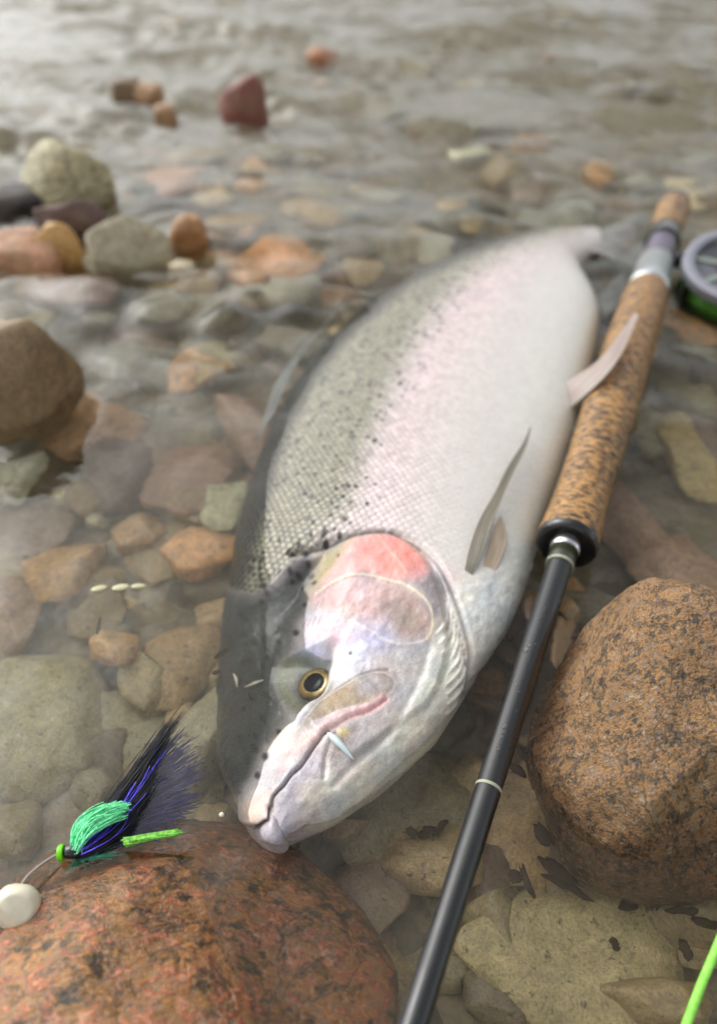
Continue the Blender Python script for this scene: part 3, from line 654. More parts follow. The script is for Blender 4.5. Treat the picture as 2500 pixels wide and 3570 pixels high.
    for o in ((100, 100, 0), (100.5, 100.5, 0)):
        qq = g.vmath('ADD', q, o); f = g.vmath('SUBTRACT', g.vmath('FRACTION', qq), (.5, .5, 0)); fs = g.n('SeparateXYZ', {0: f}).outputs; cid = g.vmath('FLOOR', qq)
        for sh in (1.0, 0.0):
            off = g.math('ADD', fs[0], sh)
            dd = g.math('SQRT', g.math('ADD', g.math('POWER', g.math('MULTIPLY', g.math('ABSOLUTE', off), 1 / .92), 2.0), g.math('POWER', g.math('MULTIPLY', g.math('ABSOLUTE', fs[1]), 1 / .60), 2.0)))
            rn = g.n('TexWhiteNoise', {'Vector': g.vmath('ADD', cid, (-sh + o[0] * 3, 0, 0))}).outputs['Value']
            score = g.math('SUBTRACT', off, g.math('MULTIPLY', g.math('GREATER_THAN', dd, 1.0), 10.0))
            vec = g.n('CombineXYZ', {0: score, 1: dd, 2: rn}).outputs[0]
            if best is None: best, bs = vec, score
            else:
                w = g.math('GREATER_THAN', score, bs); best = g.mix(w, best, vec); bs = g.math('MAXIMUM', bs, score)
    bo, bd, cidn = g.n('SeparateXYZ', {0: best}).outputs
    SS = lambda v, a, b: g.n('MapRange', {'Value': v, 'From Min': a, 'From Max': b}, interpolation_type='SMOOTHSTEP').outputs[0]
    rim = SS(bd, .86, 1.0); root_ = SS(bo, .62, .36)
    gap = g.math('MAXIMUM', g.math('MULTIPLY', rim, .75), root_)
    dome = g.math('SUBTRACT', g.math('MULTIPLY', bo, 1.2), g.math('MULTIPLY', g.math('POWER', bd, 4.0), 0.6)); sx = g.math('MULTIPLY', bo, 0.0)
    gap = g.math('MULTIPLY', gap, g.mapr(g.noise(uv, .22, 3), .3, .65, .45, 1.0))
    c = g.mix(g.math('MULTIPLY', e, gap), col, lin(38, 36, 30))
    c = g.mix(1.0, c, g.mix(g.math('MULTIPLY', rl, 0.75), (1, 1, 1), g.ramp(cidn, [(0, 0.6), (1, 1.2)])), 'MULTIPLY')
    vo = g.n('TexVoronoi', {'Vector': g.vmath('MULTIPLY', uv, (1 / 4.7, 1 / 4.3, 0)), 'Scale': 1.0, 'Randomness': 0.95})
    vr = g.n('SeparateColor', {0: vo.outputs['Color']}).outputs
    sd = g.mapr(vo.outputs['Distance'], g.mapr(vr[0], 0, 1, .19, .31), g.mapr(vr[0], 0, 1, .28, .41), 1.0, 0.0)
    on = g.math('LESS_THAN', vr[1], g.mapr(sm, 0, 1, 0.0, 0.8))
    c = g.mix(g.math('MULTIPLY', g.math('MULTIPLY', sd, on), g.math('MULTIPLY', g.math('MINIMUM', g.math('MULTIPLY', sm, 3.0), 1.0), .95)), c, lin(14, 14, 14))
    mic = g.noise(g.pos(), 1400, 3); c = g.mix(1.0, c, g.ramp(mic, [(.3, .86), (.7, 1.1)]), 'MULTIPLY')
    hh = g.math('ADD', g.math('MULTIPLY', rl, g.math('ADD', dome, g.math('MULTIPLY', sx, 0.7))), g.math('MULTIPLY', mic, .12))
    b = g.n('BsdfPrincipled', {'Base Color': c, 'Roughness': g.mapr(mic, .3, .7, .22, .45), 'Coat Weight': 0.22, 'Coat Roughness': 0.12, 'Specular IOR Level': 0.55, 'Normal': g.bump(hh, 0.0014, 0.9)})
    g.t.links.new(b.outputs[0], g.out.inputs['Surface'])
    root = empty('trout', (0, 0, 0))
    tag(root, 'large silver pink rainbow trout lying on its side half out of shallow water', 'fish')
    rgba = np.concatenate([np.clip(colr, 0, 1), np.ones(px.shape + (1,))], -1)
    o = grid_mesh('body', P2 * 0.001, g.m, True, {'skin': ('FLOAT_COLOR', rgba), 'flow': ('FLOAT_VECTOR', uvw), 'edge': ('FLOAT', edge), 'spot': ('FLOAT', spot_m), 'relief': ('FLOAT', relief)}, root)
    me = o.data; bm = bmesh.new(); bm.from_mesh(me); bmesh.ops.recalc_face_normals(bm, faces=bm.faces); bm.to_mesh(me); bm.free(); me.update()
    n2 = np.cross(np.gradient(P2, axis=1), np.gradient(P2, axis=0)); n2 /= np.linalg.norm(n2, axis=2, keepdims=True) + 1e-9
    if n2[200, 100] @ nrm[200, 100] < 0: n2 = -n2
    qx, qy, _ = proj(P2[:, top]); FISH.update(root=root, P=P2[:, top], N=n2[:, top], nb=nrm[:, top], px=qx, py=qy)
build_fish()

def surf(px, py):
    d = (FISH['px'] - px) ** 2 + (FISH['py'] - py) ** 2
    z = np.where(FISH['nb'] @ -CF < 0, 1e9, 0); i = np.unravel_index(np.argmin(d + z), d.shape)
    return FISH['P'][i], FISH['nb'][i]

def frame_z(n, up=(0, 0, 1)):
    z = Vector(n).normalized(); x = Vector(up).cross(z)
    if x.length < 1e-3: x = Vector((1, 0, 0))
    x.normalize(); return Matrix((x, z.cross(x), z)).transposed().to_4x4()

def lathe(name, prof, mat, parent, seg=48, smooth=True):
    """prof: list of (z, r) in mm, around local Z"""
    V = []; Fc = []
    for z, r in prof:
        for k in range(seg): a = 2 * math.pi * k / seg; V.append((r * math.cos(a) * .001, r * math.sin(a) * .001, z * .001))
    n = len(prof)
    for i in range(n - 1):
        for k in range(seg): Fc.append((i * seg + k, i * seg + (k + 1) % seg, (i + 1) * seg + (k + 1) % seg, (i + 1) * seg + k))
    if prof[0][1] > 1e-6: Fc.append(tuple(range(seg))[::-1])
    if prof[-1][1] > 1e-6: Fc.append(tuple((n - 1) * seg + k for k in range(seg)))
    o = mesh_obj(name, V, Fc, mat, parent, smooth)
    if smooth:
        m = o.modifiers.new('edge', 'EDGE_SPLIT'); m.split_angle = R_(40)
    return o

def tube(name, pts, rad, mat, parent=None, seg=8):
    P = np.array(pts, float); n = len(P); rad = np.broadcast_to(np.asarray(rad, float), (n,)); T = np.gradient(P, axis=0)
    V = []; Fc = []; ref = np.array([0.2, 0.1, 1.0])
    for i in range(n):
        t = T[i] / (np.linalg.norm(T[i]) + 1e-9); x = np.cross(ref, t); x /= np.linalg.norm(x) + 1e-9; y = np.cross(t, x)
        for k in range(seg): a = 2 * math.pi * k / seg; V.append((P[i] + rad[i] * (x * math.cos(a) + y * math.sin(a))) * .001)
    for i in range(n - 1):
        for k in range(seg): Fc.append((i * seg + k, i * seg + (k + 1) % seg, (i + 1) * seg + (k + 1) % seg, (i + 1) * seg + k))
    Fc.append(tuple(range(seg))[::-1]); Fc.append(tuple((n - 1) * seg + k for k in range(seg)))
    return mesh_obj(name, V, Fc, mat, parent)

# ---- eye
def build_eye():
    p, n = surf(1108, 2402); n = n / np.linalg.norm(n)
    # the eyeball looks out sideways and a little forward
    ax = Vector(n).normalized(); Rm = frame_z(ax)
    g = G('eye_white'); M_ball = g.finish(Base_Color=lin(96, 86, 60), Roughness=.12, Coat_Weight=1.0)
    g = G('eye_iris'); o_ = g.obj(); rr = g.vmath('LENGTH', g.vmath('MULTIPLY', o_, (1, 1, 0)))
    nn = g.noise(o_, 1600, 4)
    c = g.ramp(g.math('ADD', g.mapr(rr, 0.0032, 0.0056), g.math('MULTIPLY', g.math('SUBTRACT', nn, .5), .5)),
               [(0.0, lin(220, 200, 150)), (0.15, lin(176, 144, 80)), (0.5, lin(136, 108, 54)), (0.75, lin(92, 74, 42)), (1.0, lin(54, 46, 34))])
    M_iris = g.finish(Base_Color=c, Roughness=.15, Metallic=.25, Coat_Weight=1.0, Coat_Roughness=.03)
    g = G('eye_pupil'); M_pup = g.finish(Base_Color=(0.004, 0.005, 0.009), Roughness=.1, Specular_IOR_Level=.25)
    e = lathe('eye', [(-3.2, 0.0)] + [(6.6 * math.cos(a) - 3.2 - .0, 6.6 * math.sin(a)) for a in np.linspace(R_(100), R_(45), 12)] + [(1.5, 4.4)], M_ball, FISH['root'], 40)
    e.matrix_local = Matrix.Translation(Vector(p + ax * np.array(0.5)) * .001) @ Rm @ Matrix.Scale(1.28, 4)
    lathe('iris', [(1.0, 5.5), (1.6, 5.1), (2.0, 4.4), (2.2, 3.6), (2.2, 3.0)], M_iris, e, 48)
    lathe('pupil', [(2.1, 3.3), (2.35, 3.1), (2.62, 2.3), (2.78, 1.2), (2.82, 0.0)], M_pup, e, 40)
build_eye()

# ---- fins: ribbed sheets spanned between two edges
def fin(name, left, right, mat, thick=0.7, ribs=9, n=40, m=45, amp=0.35):
    L = spline(np.arange(len(left)), np.array(left), np.linspace(0, len(left) - 1, n)); Rr = spline(np.arange(len(right)), np.array(right), np.linspace(0, len(right) - 1, n))
    t = np.linspace(0, 1, m)[None, :, None]; P = L[:, None] * (1 - t) + Rr[:, None] * t
    nr = np.cross(np.gradient(P, axis=0), np.gradient(P, axis=1)); nr /= np.linalg.norm(nr, axis=2, keepdims=True) + 1e-9
    wave = amp * np.cos(np.linspace(0, ribs * 2 * math.pi, m))[None, :, None]; taper = np.linspace(1, .25, n)[:, None, None]
    A = P + nr * (thick / 2 + wave) * taper; B = P - nr * (thick / 2 - wave * .3) * taper
    Q = np.concatenate([A, B[:, ::-1]], 1)
    uvw = np.stack([np.broadcast_to(np.linspace(0, 1, n)[:, None], Q.shape[:2]), np.broadcast_to(np.concatenate([np.linspace(0, 1, m), np.linspace(1, 0, m)])[None], Q.shape[:2]), np.zeros(Q.shape[:2])], -1)
    return grid_mesh(name, Q * .001, mat, True, {'flow': ('FLOAT_VECTOR', uvw)}, FISH['root'])

def fin_material(name, c0, c1_, c2_, ribs, trans=.25):
    g = G(name); uv = g.n('Attribute', None, attribute_name='flow').outputs['Vector']; s = g.n('SeparateXYZ', {0: uv}).outputs
    st = g.noise(g.vmath('MULTIPLY', uv, (1.5, ribs * 1.0, 1)), 1.6, 4, .6)
    c = g.ramp(st, [(.3, c0), (.5, c1_), (.7, c2_)]); c = g.mix(g.mapr(s[1], .86, 1.0, 0, .6), c, c2_)
    b = g.n('BsdfPrincipled', {'Base Color': c, 'Roughness': .35, 'Coat Weight': .4}); t = g.n('BsdfTranslucent', {'Color': c}); mx = g.n('MixShader', {0: trans, 1: b.outputs[0], 2: t.outputs[0]})
    g.t.links.new(mx.outputs[0], g.out.inputs['Surface']); return g.m
M_PEC = fin_material('pectoral_fin_skin', lin(60, 56, 44), lin(126, 118, 98), lin(206, 200, 186), 22)
M_PEC2 = fin_material('pectoral_fin_inner', lin(176, 150, 122), lin(204, 184, 158), lin(222, 212, 196), 6)
M_PELV = fin_material('pelvic_fin_skin', lin(176, 150, 144), lin(204, 188, 180), lin(226, 224, 214), 14, .45)
M_TAIL = fin_material('tail_fin_skin', lin(110, 110, 108), lin(160, 158, 152), lin(200, 198, 190), 14)

def on_fish(q, off):
    p, n = surf(*q); d = (CO - p); d /= np.linalg.norm(d); return p + d * off
pl = [((1606, 2045), -2.5), ((1640, 1910), 2.5), ((1680, 1800), 5), ((1728, 1715), 7), ((1770, 1630), 8), ((1820, 1550), 8), ((1846, 1490), 8)]
pr = [((1628, 2050), -2.5), ((1680, 1930), 3.5), ((1712, 1840), 7), ((1750, 1740), 9), ((1794, 1645), 10), ((1834, 1560), 9), ((1852, 1488), 8)]
tag(fin('pectoral_fin', [on_fish(*q) for q in pl], [on_fish(*q) for q in pr], M_PEC), 'folded dark olive pectoral fin pressed to the flank')
pl = [((1660, 2045), -2.5), ((1698, 1930), 1.2), ((1722, 1860), 3), ((1742, 1800), 4)]
pr = [((1700, 2045), -2.5), ((1756, 1930), 2), ((1766, 1860), 3), ((1750, 1796), 4)]
tag(fin('pectoral_fin', [on_fish(*q) for q in pl], [on_fish(*q) for q in pr], M_PEC2, n=20, m=31, ribs=6), 'pale tan inner fold of the pectoral fin')
fin('pelvic_fin', [on_fish((1975, 1330), 0), at(2080, 1262, 24), at(2150, 1180, 30), at(2212, 1092, 32)], [on_fish((1990, 1420), 0), at(2095, 1325, 26), at(2172, 1225, 32), at(2228, 1096, 33)], M_PELV, ribs=6)
tl = [at(2035, 812, 4), at(2110, 795, 4), at(2190, 765, 2), at(2265, 735, -3)]; tr_ = [at(2040, 880, 4), at(2100, 885, 2), at(2170, 930, -5), at(2225, 985, -12)]
fin('tail_fin', tl, tr_, M_TAIL, ribs=14, m=90)
fin('dorsal_fin', [at(1060, 1215, -11), at(985, 1330, -13), at(935, 1450, -14), at(905, 1560, -15)], [at(1180, 1100, -8), at(1075, 1220, -8), at(1005, 1340, -8), at(955, 1460, -8)], M_TAIL, ribs=12, m=60)
fin('anal_fin', [at(2085, 1035, 0), at(2110, 1015, -2), at(2150, 985, -5), at(2175, 970, -8)], [at(2105, 1110, 0), at(2125, 1095, -2), at(2155, 1065, -6), at(2180, 1040, -9)], M_TAIL, ribs=10)

# ------------------------------------------------------------------ rod
def build_rod():
    a, b = at(2362, 690, 12), at(1432, 3600, 9); ax = b - a; L = np.linalg.norm(ax); ax /= L
    root = empty('fly_rod', tuple(a * .001)); root.matrix_world = Matrix.Translation(Vector(a) * .001) @ frame_z(ax)
    tag(root, 'two handed fly rod with burled cork grip and black blank beside the trout', 'fishing rod')
    def s_of(px, py):
        best = min(np.linspace(0, L, 2400), key=lambda s: abs(proj(a + ax * s)[1] - py)); return best
    g = G('burl_cork'); o_ = g.obj()
    q = g.vmath('MULTIPLY', o_, (0.8, 0.8, 2.6)); wv = g.vmath('ADD', q, g.scale(g.n('TexNoise', {'Vector': q, 'Scale': 200.0, 'Detail': 3.0}).outputs[1], 0.004))
    n1 = g.noise(wv, 300, 5, .65); n2 = g.noise(o_, 700, 3); n3 = g.noise(o_, 40, 2)
    c = g.ramp(g.math('ADD', n1, g.math('MULTIPLY', g.math('SUBTRACT', n3, .5), .12)), [(.39, lin(38, 30, 28)), (.46, lin(90, 66, 42)), (.50, lin(166, 122, 66)), (.6, lin(194, 146, 84)), (.76, lin(214, 172, 114))])
    c = g.mix(1.0, c, g.ramp(n2, [(.3, .72), (.7, 1.12)]), 'MULTIPLY')
    M_cork = g.finish(Base_Color=c, Roughness=.42, Coat_Weight=.25, Coat_Roughness=.25, Normal=g.bump(g.math('ADD', n1, g.math('MULTIPLY', n2, .4)), .0008, .7))
    M_blk = simple('gloss_black', (.008, .008, .009), .12, 0, .6)
    g = G('rod_blank'); nz = g.noise(g.vmath('MULTIPLY', g.obj(), (1, 1, .35)), 130, 4); n2 = g.noise(g.obj(), 900, 2)
    M_blank = g.finish(Base_Color=lin(20, 22, 24), IOR=1.6, Roughness=g.mapr(nz, .45, .6, .26, .44), Coat_Weight=.3, Coat_IOR=1.5, Coat_Roughness=.2, Normal=g.bump(nz, .0004, .3))
    M_chr = simple('chrome', (.85, .84, .86), .12, 1.0)
    M_alu = simple('brushed_silver', (.78, .82, .82), .32, 1.0)
    M_thr = simple('olive_thread', lin(44, 50, 26), .35, 0, .8); M_pale = simple('pale_thread', lin(170, 172, 150), .4)
    M_seat = simple('purple_seat', lin(132, 124, 140), .35, .7)
    s = {k: s_of(*v) for k, v in dict(cap=(2365, 720), butt=(2335, 815), seat0=(2325, 838), lock=(2306, 925), fore=(2280, 1015), front=(1990, 1890), flange=(1983, 1918), check=(1970, 1940), wrap=(1950, 1990), ring2=(1688, 2752)).items()}
    lathe('butt_cap', [(s['cap'] - 14, 0), (s['cap'] - 13, 7), (s['cap'] - 9, 11), (s['cap'], 12.4), (s['cap'] + 2, 12.2)], M_blk, root)
    lathe('rear_grip', [(s['cap'] + 2, 12), (s['cap'] + 12, 13), ((s['cap'] + s['butt']) / 2, 12.5), (s['butt'] - 4, 11.6), (s['butt'], 11.2)], M_cork, root)
    lathe('seat_collar', [(s['butt'], 11.4), (s['butt'] + 2, 12.2), (s['seat0'] + 6, 12.2), (s['seat0'] + 7, 11.0)], M_blk, root)
    lathe('reel_seat', [(s['seat0'] + 7, 10.2), (s['lock'] - 2, 10.2)], M_seat, root)
    o = lathe('locking_ring', [(s['lock'] - 2, 10.6), (s['lock'], 12.0), (s['fore'] - 8, 12.4), (s['fore'] - 5, 13.2), (s['fore'] - 2, 13.0), (s['fore'], 11)], M_alu, root)
    Lg = s['front'] - s['fore']
    lathe('fore_grip', [(s['fore'], 11.5), (s['fore'] + 3, 13.2)] + [(s['fore'] + Lg * f, r) for f, r in ((.06, 13.7), (.15, 14.0), (.3, 14.1), (.45, 13.7), (.6, 13.2), (.72, 12.4), (.82, 11.8), (.9, 11.8), (.95, 12.2), (.985, 12.7), (1.0, 12.9))], M_cork, root, 64)
    lathe('grip_flange', [(s['front'], 12.9), (s['front'] + 1.0, 12.8), (s['front'] + 2.4, 12.3), (s['front'] + 3.2, 11.3), (s['front'] + 3.4, 10.0), (s['front'] + 3.4, 5)], M_blk, root, 64)
    c0 = s['front'] + 3
    lathe('winding_check', [(c0, 6.6), (c0 + 2, 6.5), (c0 + 3.2, 5.9), (c0 + 3.4, 5.2)], M_chr, root)
    lathe('thread_wrap', [(c0 + 3.2, 5.5), (c0 + 4, 5.7), (c0 + 11, 5.6), (c0 + 11.2, 5.2)], M_thr, root)
    lathe('trim_band', [(c0 + 11, 5.62), (c0 + 12.4, 5.62)], M_pale, root)
    lathe('blank', [(c0 + 12, 5.1), (c0 + 14, 5.0), (s['ring2'], 4.0), (L, 3.6), (L + 40, 3.4)], M_blank, root)
    lathe('trim_band', [(s['ring2'] - .5, 4.2), (s['ring2'] + .5, 4.2)], M_pale, root)
    rs = np.random.RandomState(2)                         # rain beads on the blank
    g = G('bead_water'); gl = g.n('BsdfGlass', {'IOR': 1.33, 'Roughness': 0.0}); g.t.links.new(gl.outputs[0], g.out.inputs['Surface'])
    V = []; Fc = []; bv, bf = ICO[3]; bv = bv * np.array([1, 1, 1])
    inv = root.matrix_world.inverted()
    camdir = (inv.to_3x3() @ Vector((0, -.45, .9))).normalized(); a0 = math.atan2(camdir.y, camdir.x)
    for i in range(46):
        z = rs.uniform(c0 + 18, c0 + 110); r = 5.0 - (z - c0) / (s['ring2'] - c0) * 1.0; ang = a0 + rs.normal() * .55; sz = rs.uniform(.25, .75) * (1.35 if rs.rand() < .2 else 1)
        e1 = np.array([-math.sin(ang), math.cos(ang), 0]); e2 = np.array([math.cos(ang), math.sin(ang), 0]); e3 = np.array([0, 0, 1.])
        base = len(V)
        for v in bv: V.append(tuple((e2 * r * .995 + e3 * z + sz * (v[0] * e1 + v[1] * 1.25 * e3 + v[2] * .35 * e2)) * .001))
        Fc += [tuple(base + k for k in f) for f in bf]
    tag(mesh_obj('rain_beads', V, Fc, g.m, root), kind='stuff')
    return root, a, ax, s
ROD, RA, RAX, RS = build_rod()

# ------------------------------------------------------------------ reel
def build_reel():
    p = np.cross(RAX, [0, 0, 1.0]); p /= np.linalg.norm(p)
    if p[0] < 0: p = -p
    Rr = 41.0;  seat = RA + RAX * ((RS['seat0'] + RS['lock']) / 2 + 8); c = seat + p * (Rr + 15) + np.array([-6, -16, -2.0])
    root = empty('fly_reel'); nrm = np.array([-0.12, -0.22, 1.0]); root.matrix_world = Matrix.Translation(Vector(c) * .001) @ frame_z(nrm / np.linalg.norm(nrm))
    tag(root, 'grey fly reel with bright green line cut by the right edge', 'fishing reel')
    M_fr = simple('gunmetal', lin(168, 168, 178), .35, .6); M_bk = simple('dark_anodised', lin(30, 33, 36), .35, .5); M_hub = simple('pink_hub', lin(216, 104, 124), .4, .2)
    g = G('wound_line'); w = g.math('SINE', g.math('MULTIPLY', g.n('SeparateXYZ', {0: g.obj()}).outputs[2], 4500.0))
    M_ln = g.finish(Base_Color=g.mix(g.mapr(w, -1, 1), lin(48, 120, 20), lin(104, 190, 40)), Roughness=.45, Normal=g.bump(w, .0006, .7))
    lathe('spool_rim', [(11, 34), (12.5, 33.2), (15, 33.6), (16, 36), (15, 40.6), (11, 41.4), (9, 41), (9, 36), (11, 34)], M_fr, root, 72)
    lathe('line_spool', [(-19, 20), (-19, 34), (-10, 36.5), (2, 36.5), (9, 35), (9, 20)], M_ln, root, 72)
    lathe('back_frame', [(-25, 0), (-25, 38), (-23, 41), (-19, 41.4), (-19, 30), (-20, 0)], M_bk, root, 72)
    lathe('hub', [(8, 13), (13, 13), (14.5, 11.5), (14.5, 5), (16, 4), (16, 0)], M_hub, root)
    M_web = simple('spool_web', lin(150, 160, 150), .4, .4)
    for k in range(8):
        a = 2 * math.pi * k / 8
        V = [((r * math.cos(a) - t * math.sin(a)) * .001, (r * math.sin(a) + t * math.cos(a)) * .001, z * .001) for r in (12, 35) for t in (-2.2, 2.2) for z in (10.2, 12.2)]
        mesh_obj('spoke', V, [(0, 1, 3, 2), (4, 6, 7, 5), (0, 4, 5, 1), (2, 3, 7, 6), (0, 2, 6, 4), (1, 5, 7, 3)], M_web, root, False)
    for k in range(4):
        a = 2 * math.pi * (k + .4) / 4; o = lathe('frame_post', [(-21, 2.2), (10, 2.2)], M_bk, root, 16); o.location = (39 * math.cos(a) * .001, 39 * math.sin(a) * .001, 0)
    o = lathe('crank_knob', [(11, 3.2), (16, 4.2), (26, 5.6), (28, 4.8), (28.4, 0)], M_bk, root, 24); o.location = (.026, .012, 0)
    inv = root.matrix_world.inverted(); f0 = inv @ (Vector(seat + p * 9) * .001); f1 = inv @ (Vector(seat + p * 24) * .001)
    tube('reel_foot', [np.array(f0) * 1000, (np.array(f0) + np.array(f1)) * 500, np.array(f1) * 1000], [6.5, 5, 6], M_bk, root, 16)
build_reel()

# ------------------------------------------------------------------ the fly, its leader, the green fly line
def strands(name, roots, ctrl, tips, n, mat, parent, w0=.22, w1=.05, spread=(1.2, 2.5, 3.0), seg=9, seed=0):
    rs = np.random.RandomState(seed); V = []; Fc = []
    for i in range(n):
        k = rs.rand(); kt = k * (len(tips) - 1); ki = min(int(kt), len(tips) - 2); f = kt - ki
        tip = np.array(tips[ki]) * (1 - f) + np.array(tips[ki + 1]) * f
        kc = k * (len(ctrl) - 1); ci = min(int(kc), len(ctrl) - 2); fc = kc - ci; cc = np.array(ctrl[ci]) * (1 - fc) + np.array(ctrl[ci + 1]) * fc
        kr = k * (len(roots) - 1); ri = min(int(kr), len(roots) - 2); fr = kr - ri; rt = np.array(roots[ri]) * (1 - fr) + np.array(roots[ri + 1]) * fr
        rt = rt + rs.normal(size=3) * spread[0] * .5; cc = cc + rs.normal(size=3) * spread[1] * .5; tip = cc + (tip - cc) * rs.uniform(.62, 1.08) + rs.normal(size=3) * spread[2] * .5
        t = np.linspace(0, 1, seg)[:, None]; pts = rt * (1 - t) ** 2 + 2 * cc * t * (1 - t) + tip * t ** 2
        T = np.gradient(pts, axis=0); b = len(V); w = w0 + (w1 - w0) * t[:, 0]
        for j in range(seg):
            x = np.cross(T[j], [0, .1, 1]); x /= np.linalg.norm(x) + 1e-9; y = np.cross(T[j], x); y /= np.linalg.norm(y) + 1e-9
            for a in (0, 2.094, 4.189): V.append(tuple((pts[j] + w[j] * (x * math.cos(a) + y * math.sin(a))) * .001))
        for j in range(seg - 1):
            for a in range(3): Fc.append((b + j * 3 + a, b + j * 3 + (a + 1) % 3, b + j * 3 + 3 + (a + 1) % 3, b + j * 3 + 3 + a))
    return mesh_obj(name, V, Fc, mat, parent)

def build_fly():
    root = empty('streamer_fly', tuple(at(225, 2972, 2) * .001))
    tag(root, 'black, purple and green feathered fishing fly drifting at the surface', 'fishing fly')
    inv = Matrix.Translation(-root.location)
    def hair(name, c, c_2, rough=.4):
        g = G(name); n = g.noise(g.pos(), 900, 3); return g.finish(Base_Color=g.ramp(n, [(.35, c), (.65, c_2)]), Roughness=rough)
    M_bk = hair('black_hair', lin(14, 15, 18), lin(36, 38, 44)); M_pu = hair('purple_marabou', lin(46, 38, 92), lin(72, 62, 128), .6)
    M_gr = hair('mint_green_hair', lin(70, 216, 140), lin(150, 255, 196), .45); M_te = hair('teal_hair', lin(60, 170, 140), lin(120, 220, 190), .45)
    M_li = hair('lime_yarn', lin(84, 160, 50), lin(140, 215, 80), .6); g = G('blue_flash'); M_fl = g.finish(Base_Color=lin(90, 80, 220), Roughness=.15, Metallic=.8)
    M_hd = simple('lacquered_head', (.012, .013, .018), .15, 0, .5); M_lime = simple('lime_bead', lin(120, 226, 20), .3)
    objs = []
    A = lambda x, y, z: at(x, y, z)
    objs.append(strands('purple_feather', [A(290, 2960, 1), A(300, 2985, 0)], [A(410, 2760, -2), A(460, 2840, -4), A(470, 2900, -5)], [A(600, 2560, -7), A(690, 2660, -8), A(690, 2780, -8), A(610, 2860, -7), A(520, 2900, -6)], 560, M_pu, None, .4, .14, (1.5, 3.5, 4.5), seed=1))
    objs.append(strands('black_hair_wing', [A(262, 2955, 3), A(270, 2985, 2)], [A(330, 2850, 3), A(420, 2880, 2), A(420, 2940, 1)], [A(610, 2500, -2), A(570, 2600, -2), A(550, 2720, -2), A(480, 2860, -2)], 420, M_bk, None, .26, .06, (1.3, 2.4, 2.6), seed=2))
    objs.append(strands('black_hair_wing', [A(262, 2955, 3), A(270, 2965, 3)], [A(400, 2790, 3), A(430, 2800, 2)], [A(640, 2470, -3), A(600, 2560, -3)], 120, M_bk, None, .22, .05, (1, 2, 3), seed=3))
    objs.append(strands('green_hair', [A(258, 2950, 4), A(268, 2968, 4)], [A(228, 2850, 7), A(300, 2830, 8), A(330, 2890, 6)], [A(415, 2800, 6), A(440, 2815, 6), A(425, 2850, 5)], 260, M_gr, None, .3, .12, (1.0, 1.4, 1.6), seed=4))
    objs.append(strands('teal_hair', [A(262, 2985, 2), A(268, 2990, 1)], [A(262, 3010, 0), A(330, 2995, 0)], [A(236, 3040, -2), A(420, 2965, -1)], 90, M_te, None, .22, .08, (.8, 1, 2), seed=5))
    objs.append(strands('tail_yarn', [A(430, 2930, 4), A(440, 2945, 4)], [A(520, 2905, 6), A(520, 2920, 6)], [A(628, 2893, 7), A(625, 2910, 7)], 70, M_li, None, .3, .2, (.8, .8, .6), seed=6))
    objs.append(strands('blue_flash', [A(280, 2960, 4), A(285, 2975, 4)], [A(420, 2800, 4), A(430, 2900, 4)], [A(560, 2570, 0), A(470, 2790, 2)], 12, M_fl, None, .16, .1, (1.5, 3, 4), seed=7))
    a, b = A(206, 2975, 3), A(266, 2966, 3); ax = (b - a) / np.linalg.norm(b - a); Mh = Matrix.Translation(Vector(a) * .001) @ frame_z(ax)
    h = lathe('head', [(1.2, 1.2), (2.0, 1.9), (3.4, 2.1), (5.0, 2.0), (6.2, 1.5), (6.6, .8)], M_hd, None, 24); h.matrix_world = Mh; objs.append(h)
    h = lathe('bead', [(-.3, .8), (-.3, 2.2), (.4, 2.5), (1.2, 2.3), (1.3, 1.2), (.4, .7), (-.3, .8)], M_lime, None, 24); h.matrix_world = Mh; objs.append(h)
    for o in objs:
        mw = o.matrix_world.copy(); o.parent = root; o.matrix_local = inv @ mw
    M_l = simple('leader_mono', lin(158, 150, 140), .3)
    pts = spline(np.arange(5), np.array([A(208, 2976, 3), A(165, 2998, 4), A(110, 3040, 5), A(70, 3090, 5), A(10, 3200, 3)]), np.linspace(0, 4, 30))
    tag(tube('leader', pts, .42, M_l), 'thin grey nylon leader tied to the front of the fly', 'fishing line')
build_fly()

g = G('green_line'); n_ = g.noise(g.pos(), 700, 3)
M_LINE = g.finish(Base_Color=g.ramp(n_, [(.3, lin(128, 212, 70)), (.7, lin(160, 240, 100))]), Roughness=.4, Subsurface_Weight=.15, Subsurface_Scale=.001)
pts = spline(np.arange(5), np.array([at(2700, 2950, 10), at(2585, 3120, 8), at(2490, 3330, 6), at(2440, 3450, 5), at(2370, 3640, 4)]), np.linspace(0, 4, 40))
tag(tube('fly_line', pts, 1.15, M_LINE, seg=14), 'bright green fly line crossing the bottom right corner', 'fishing line')

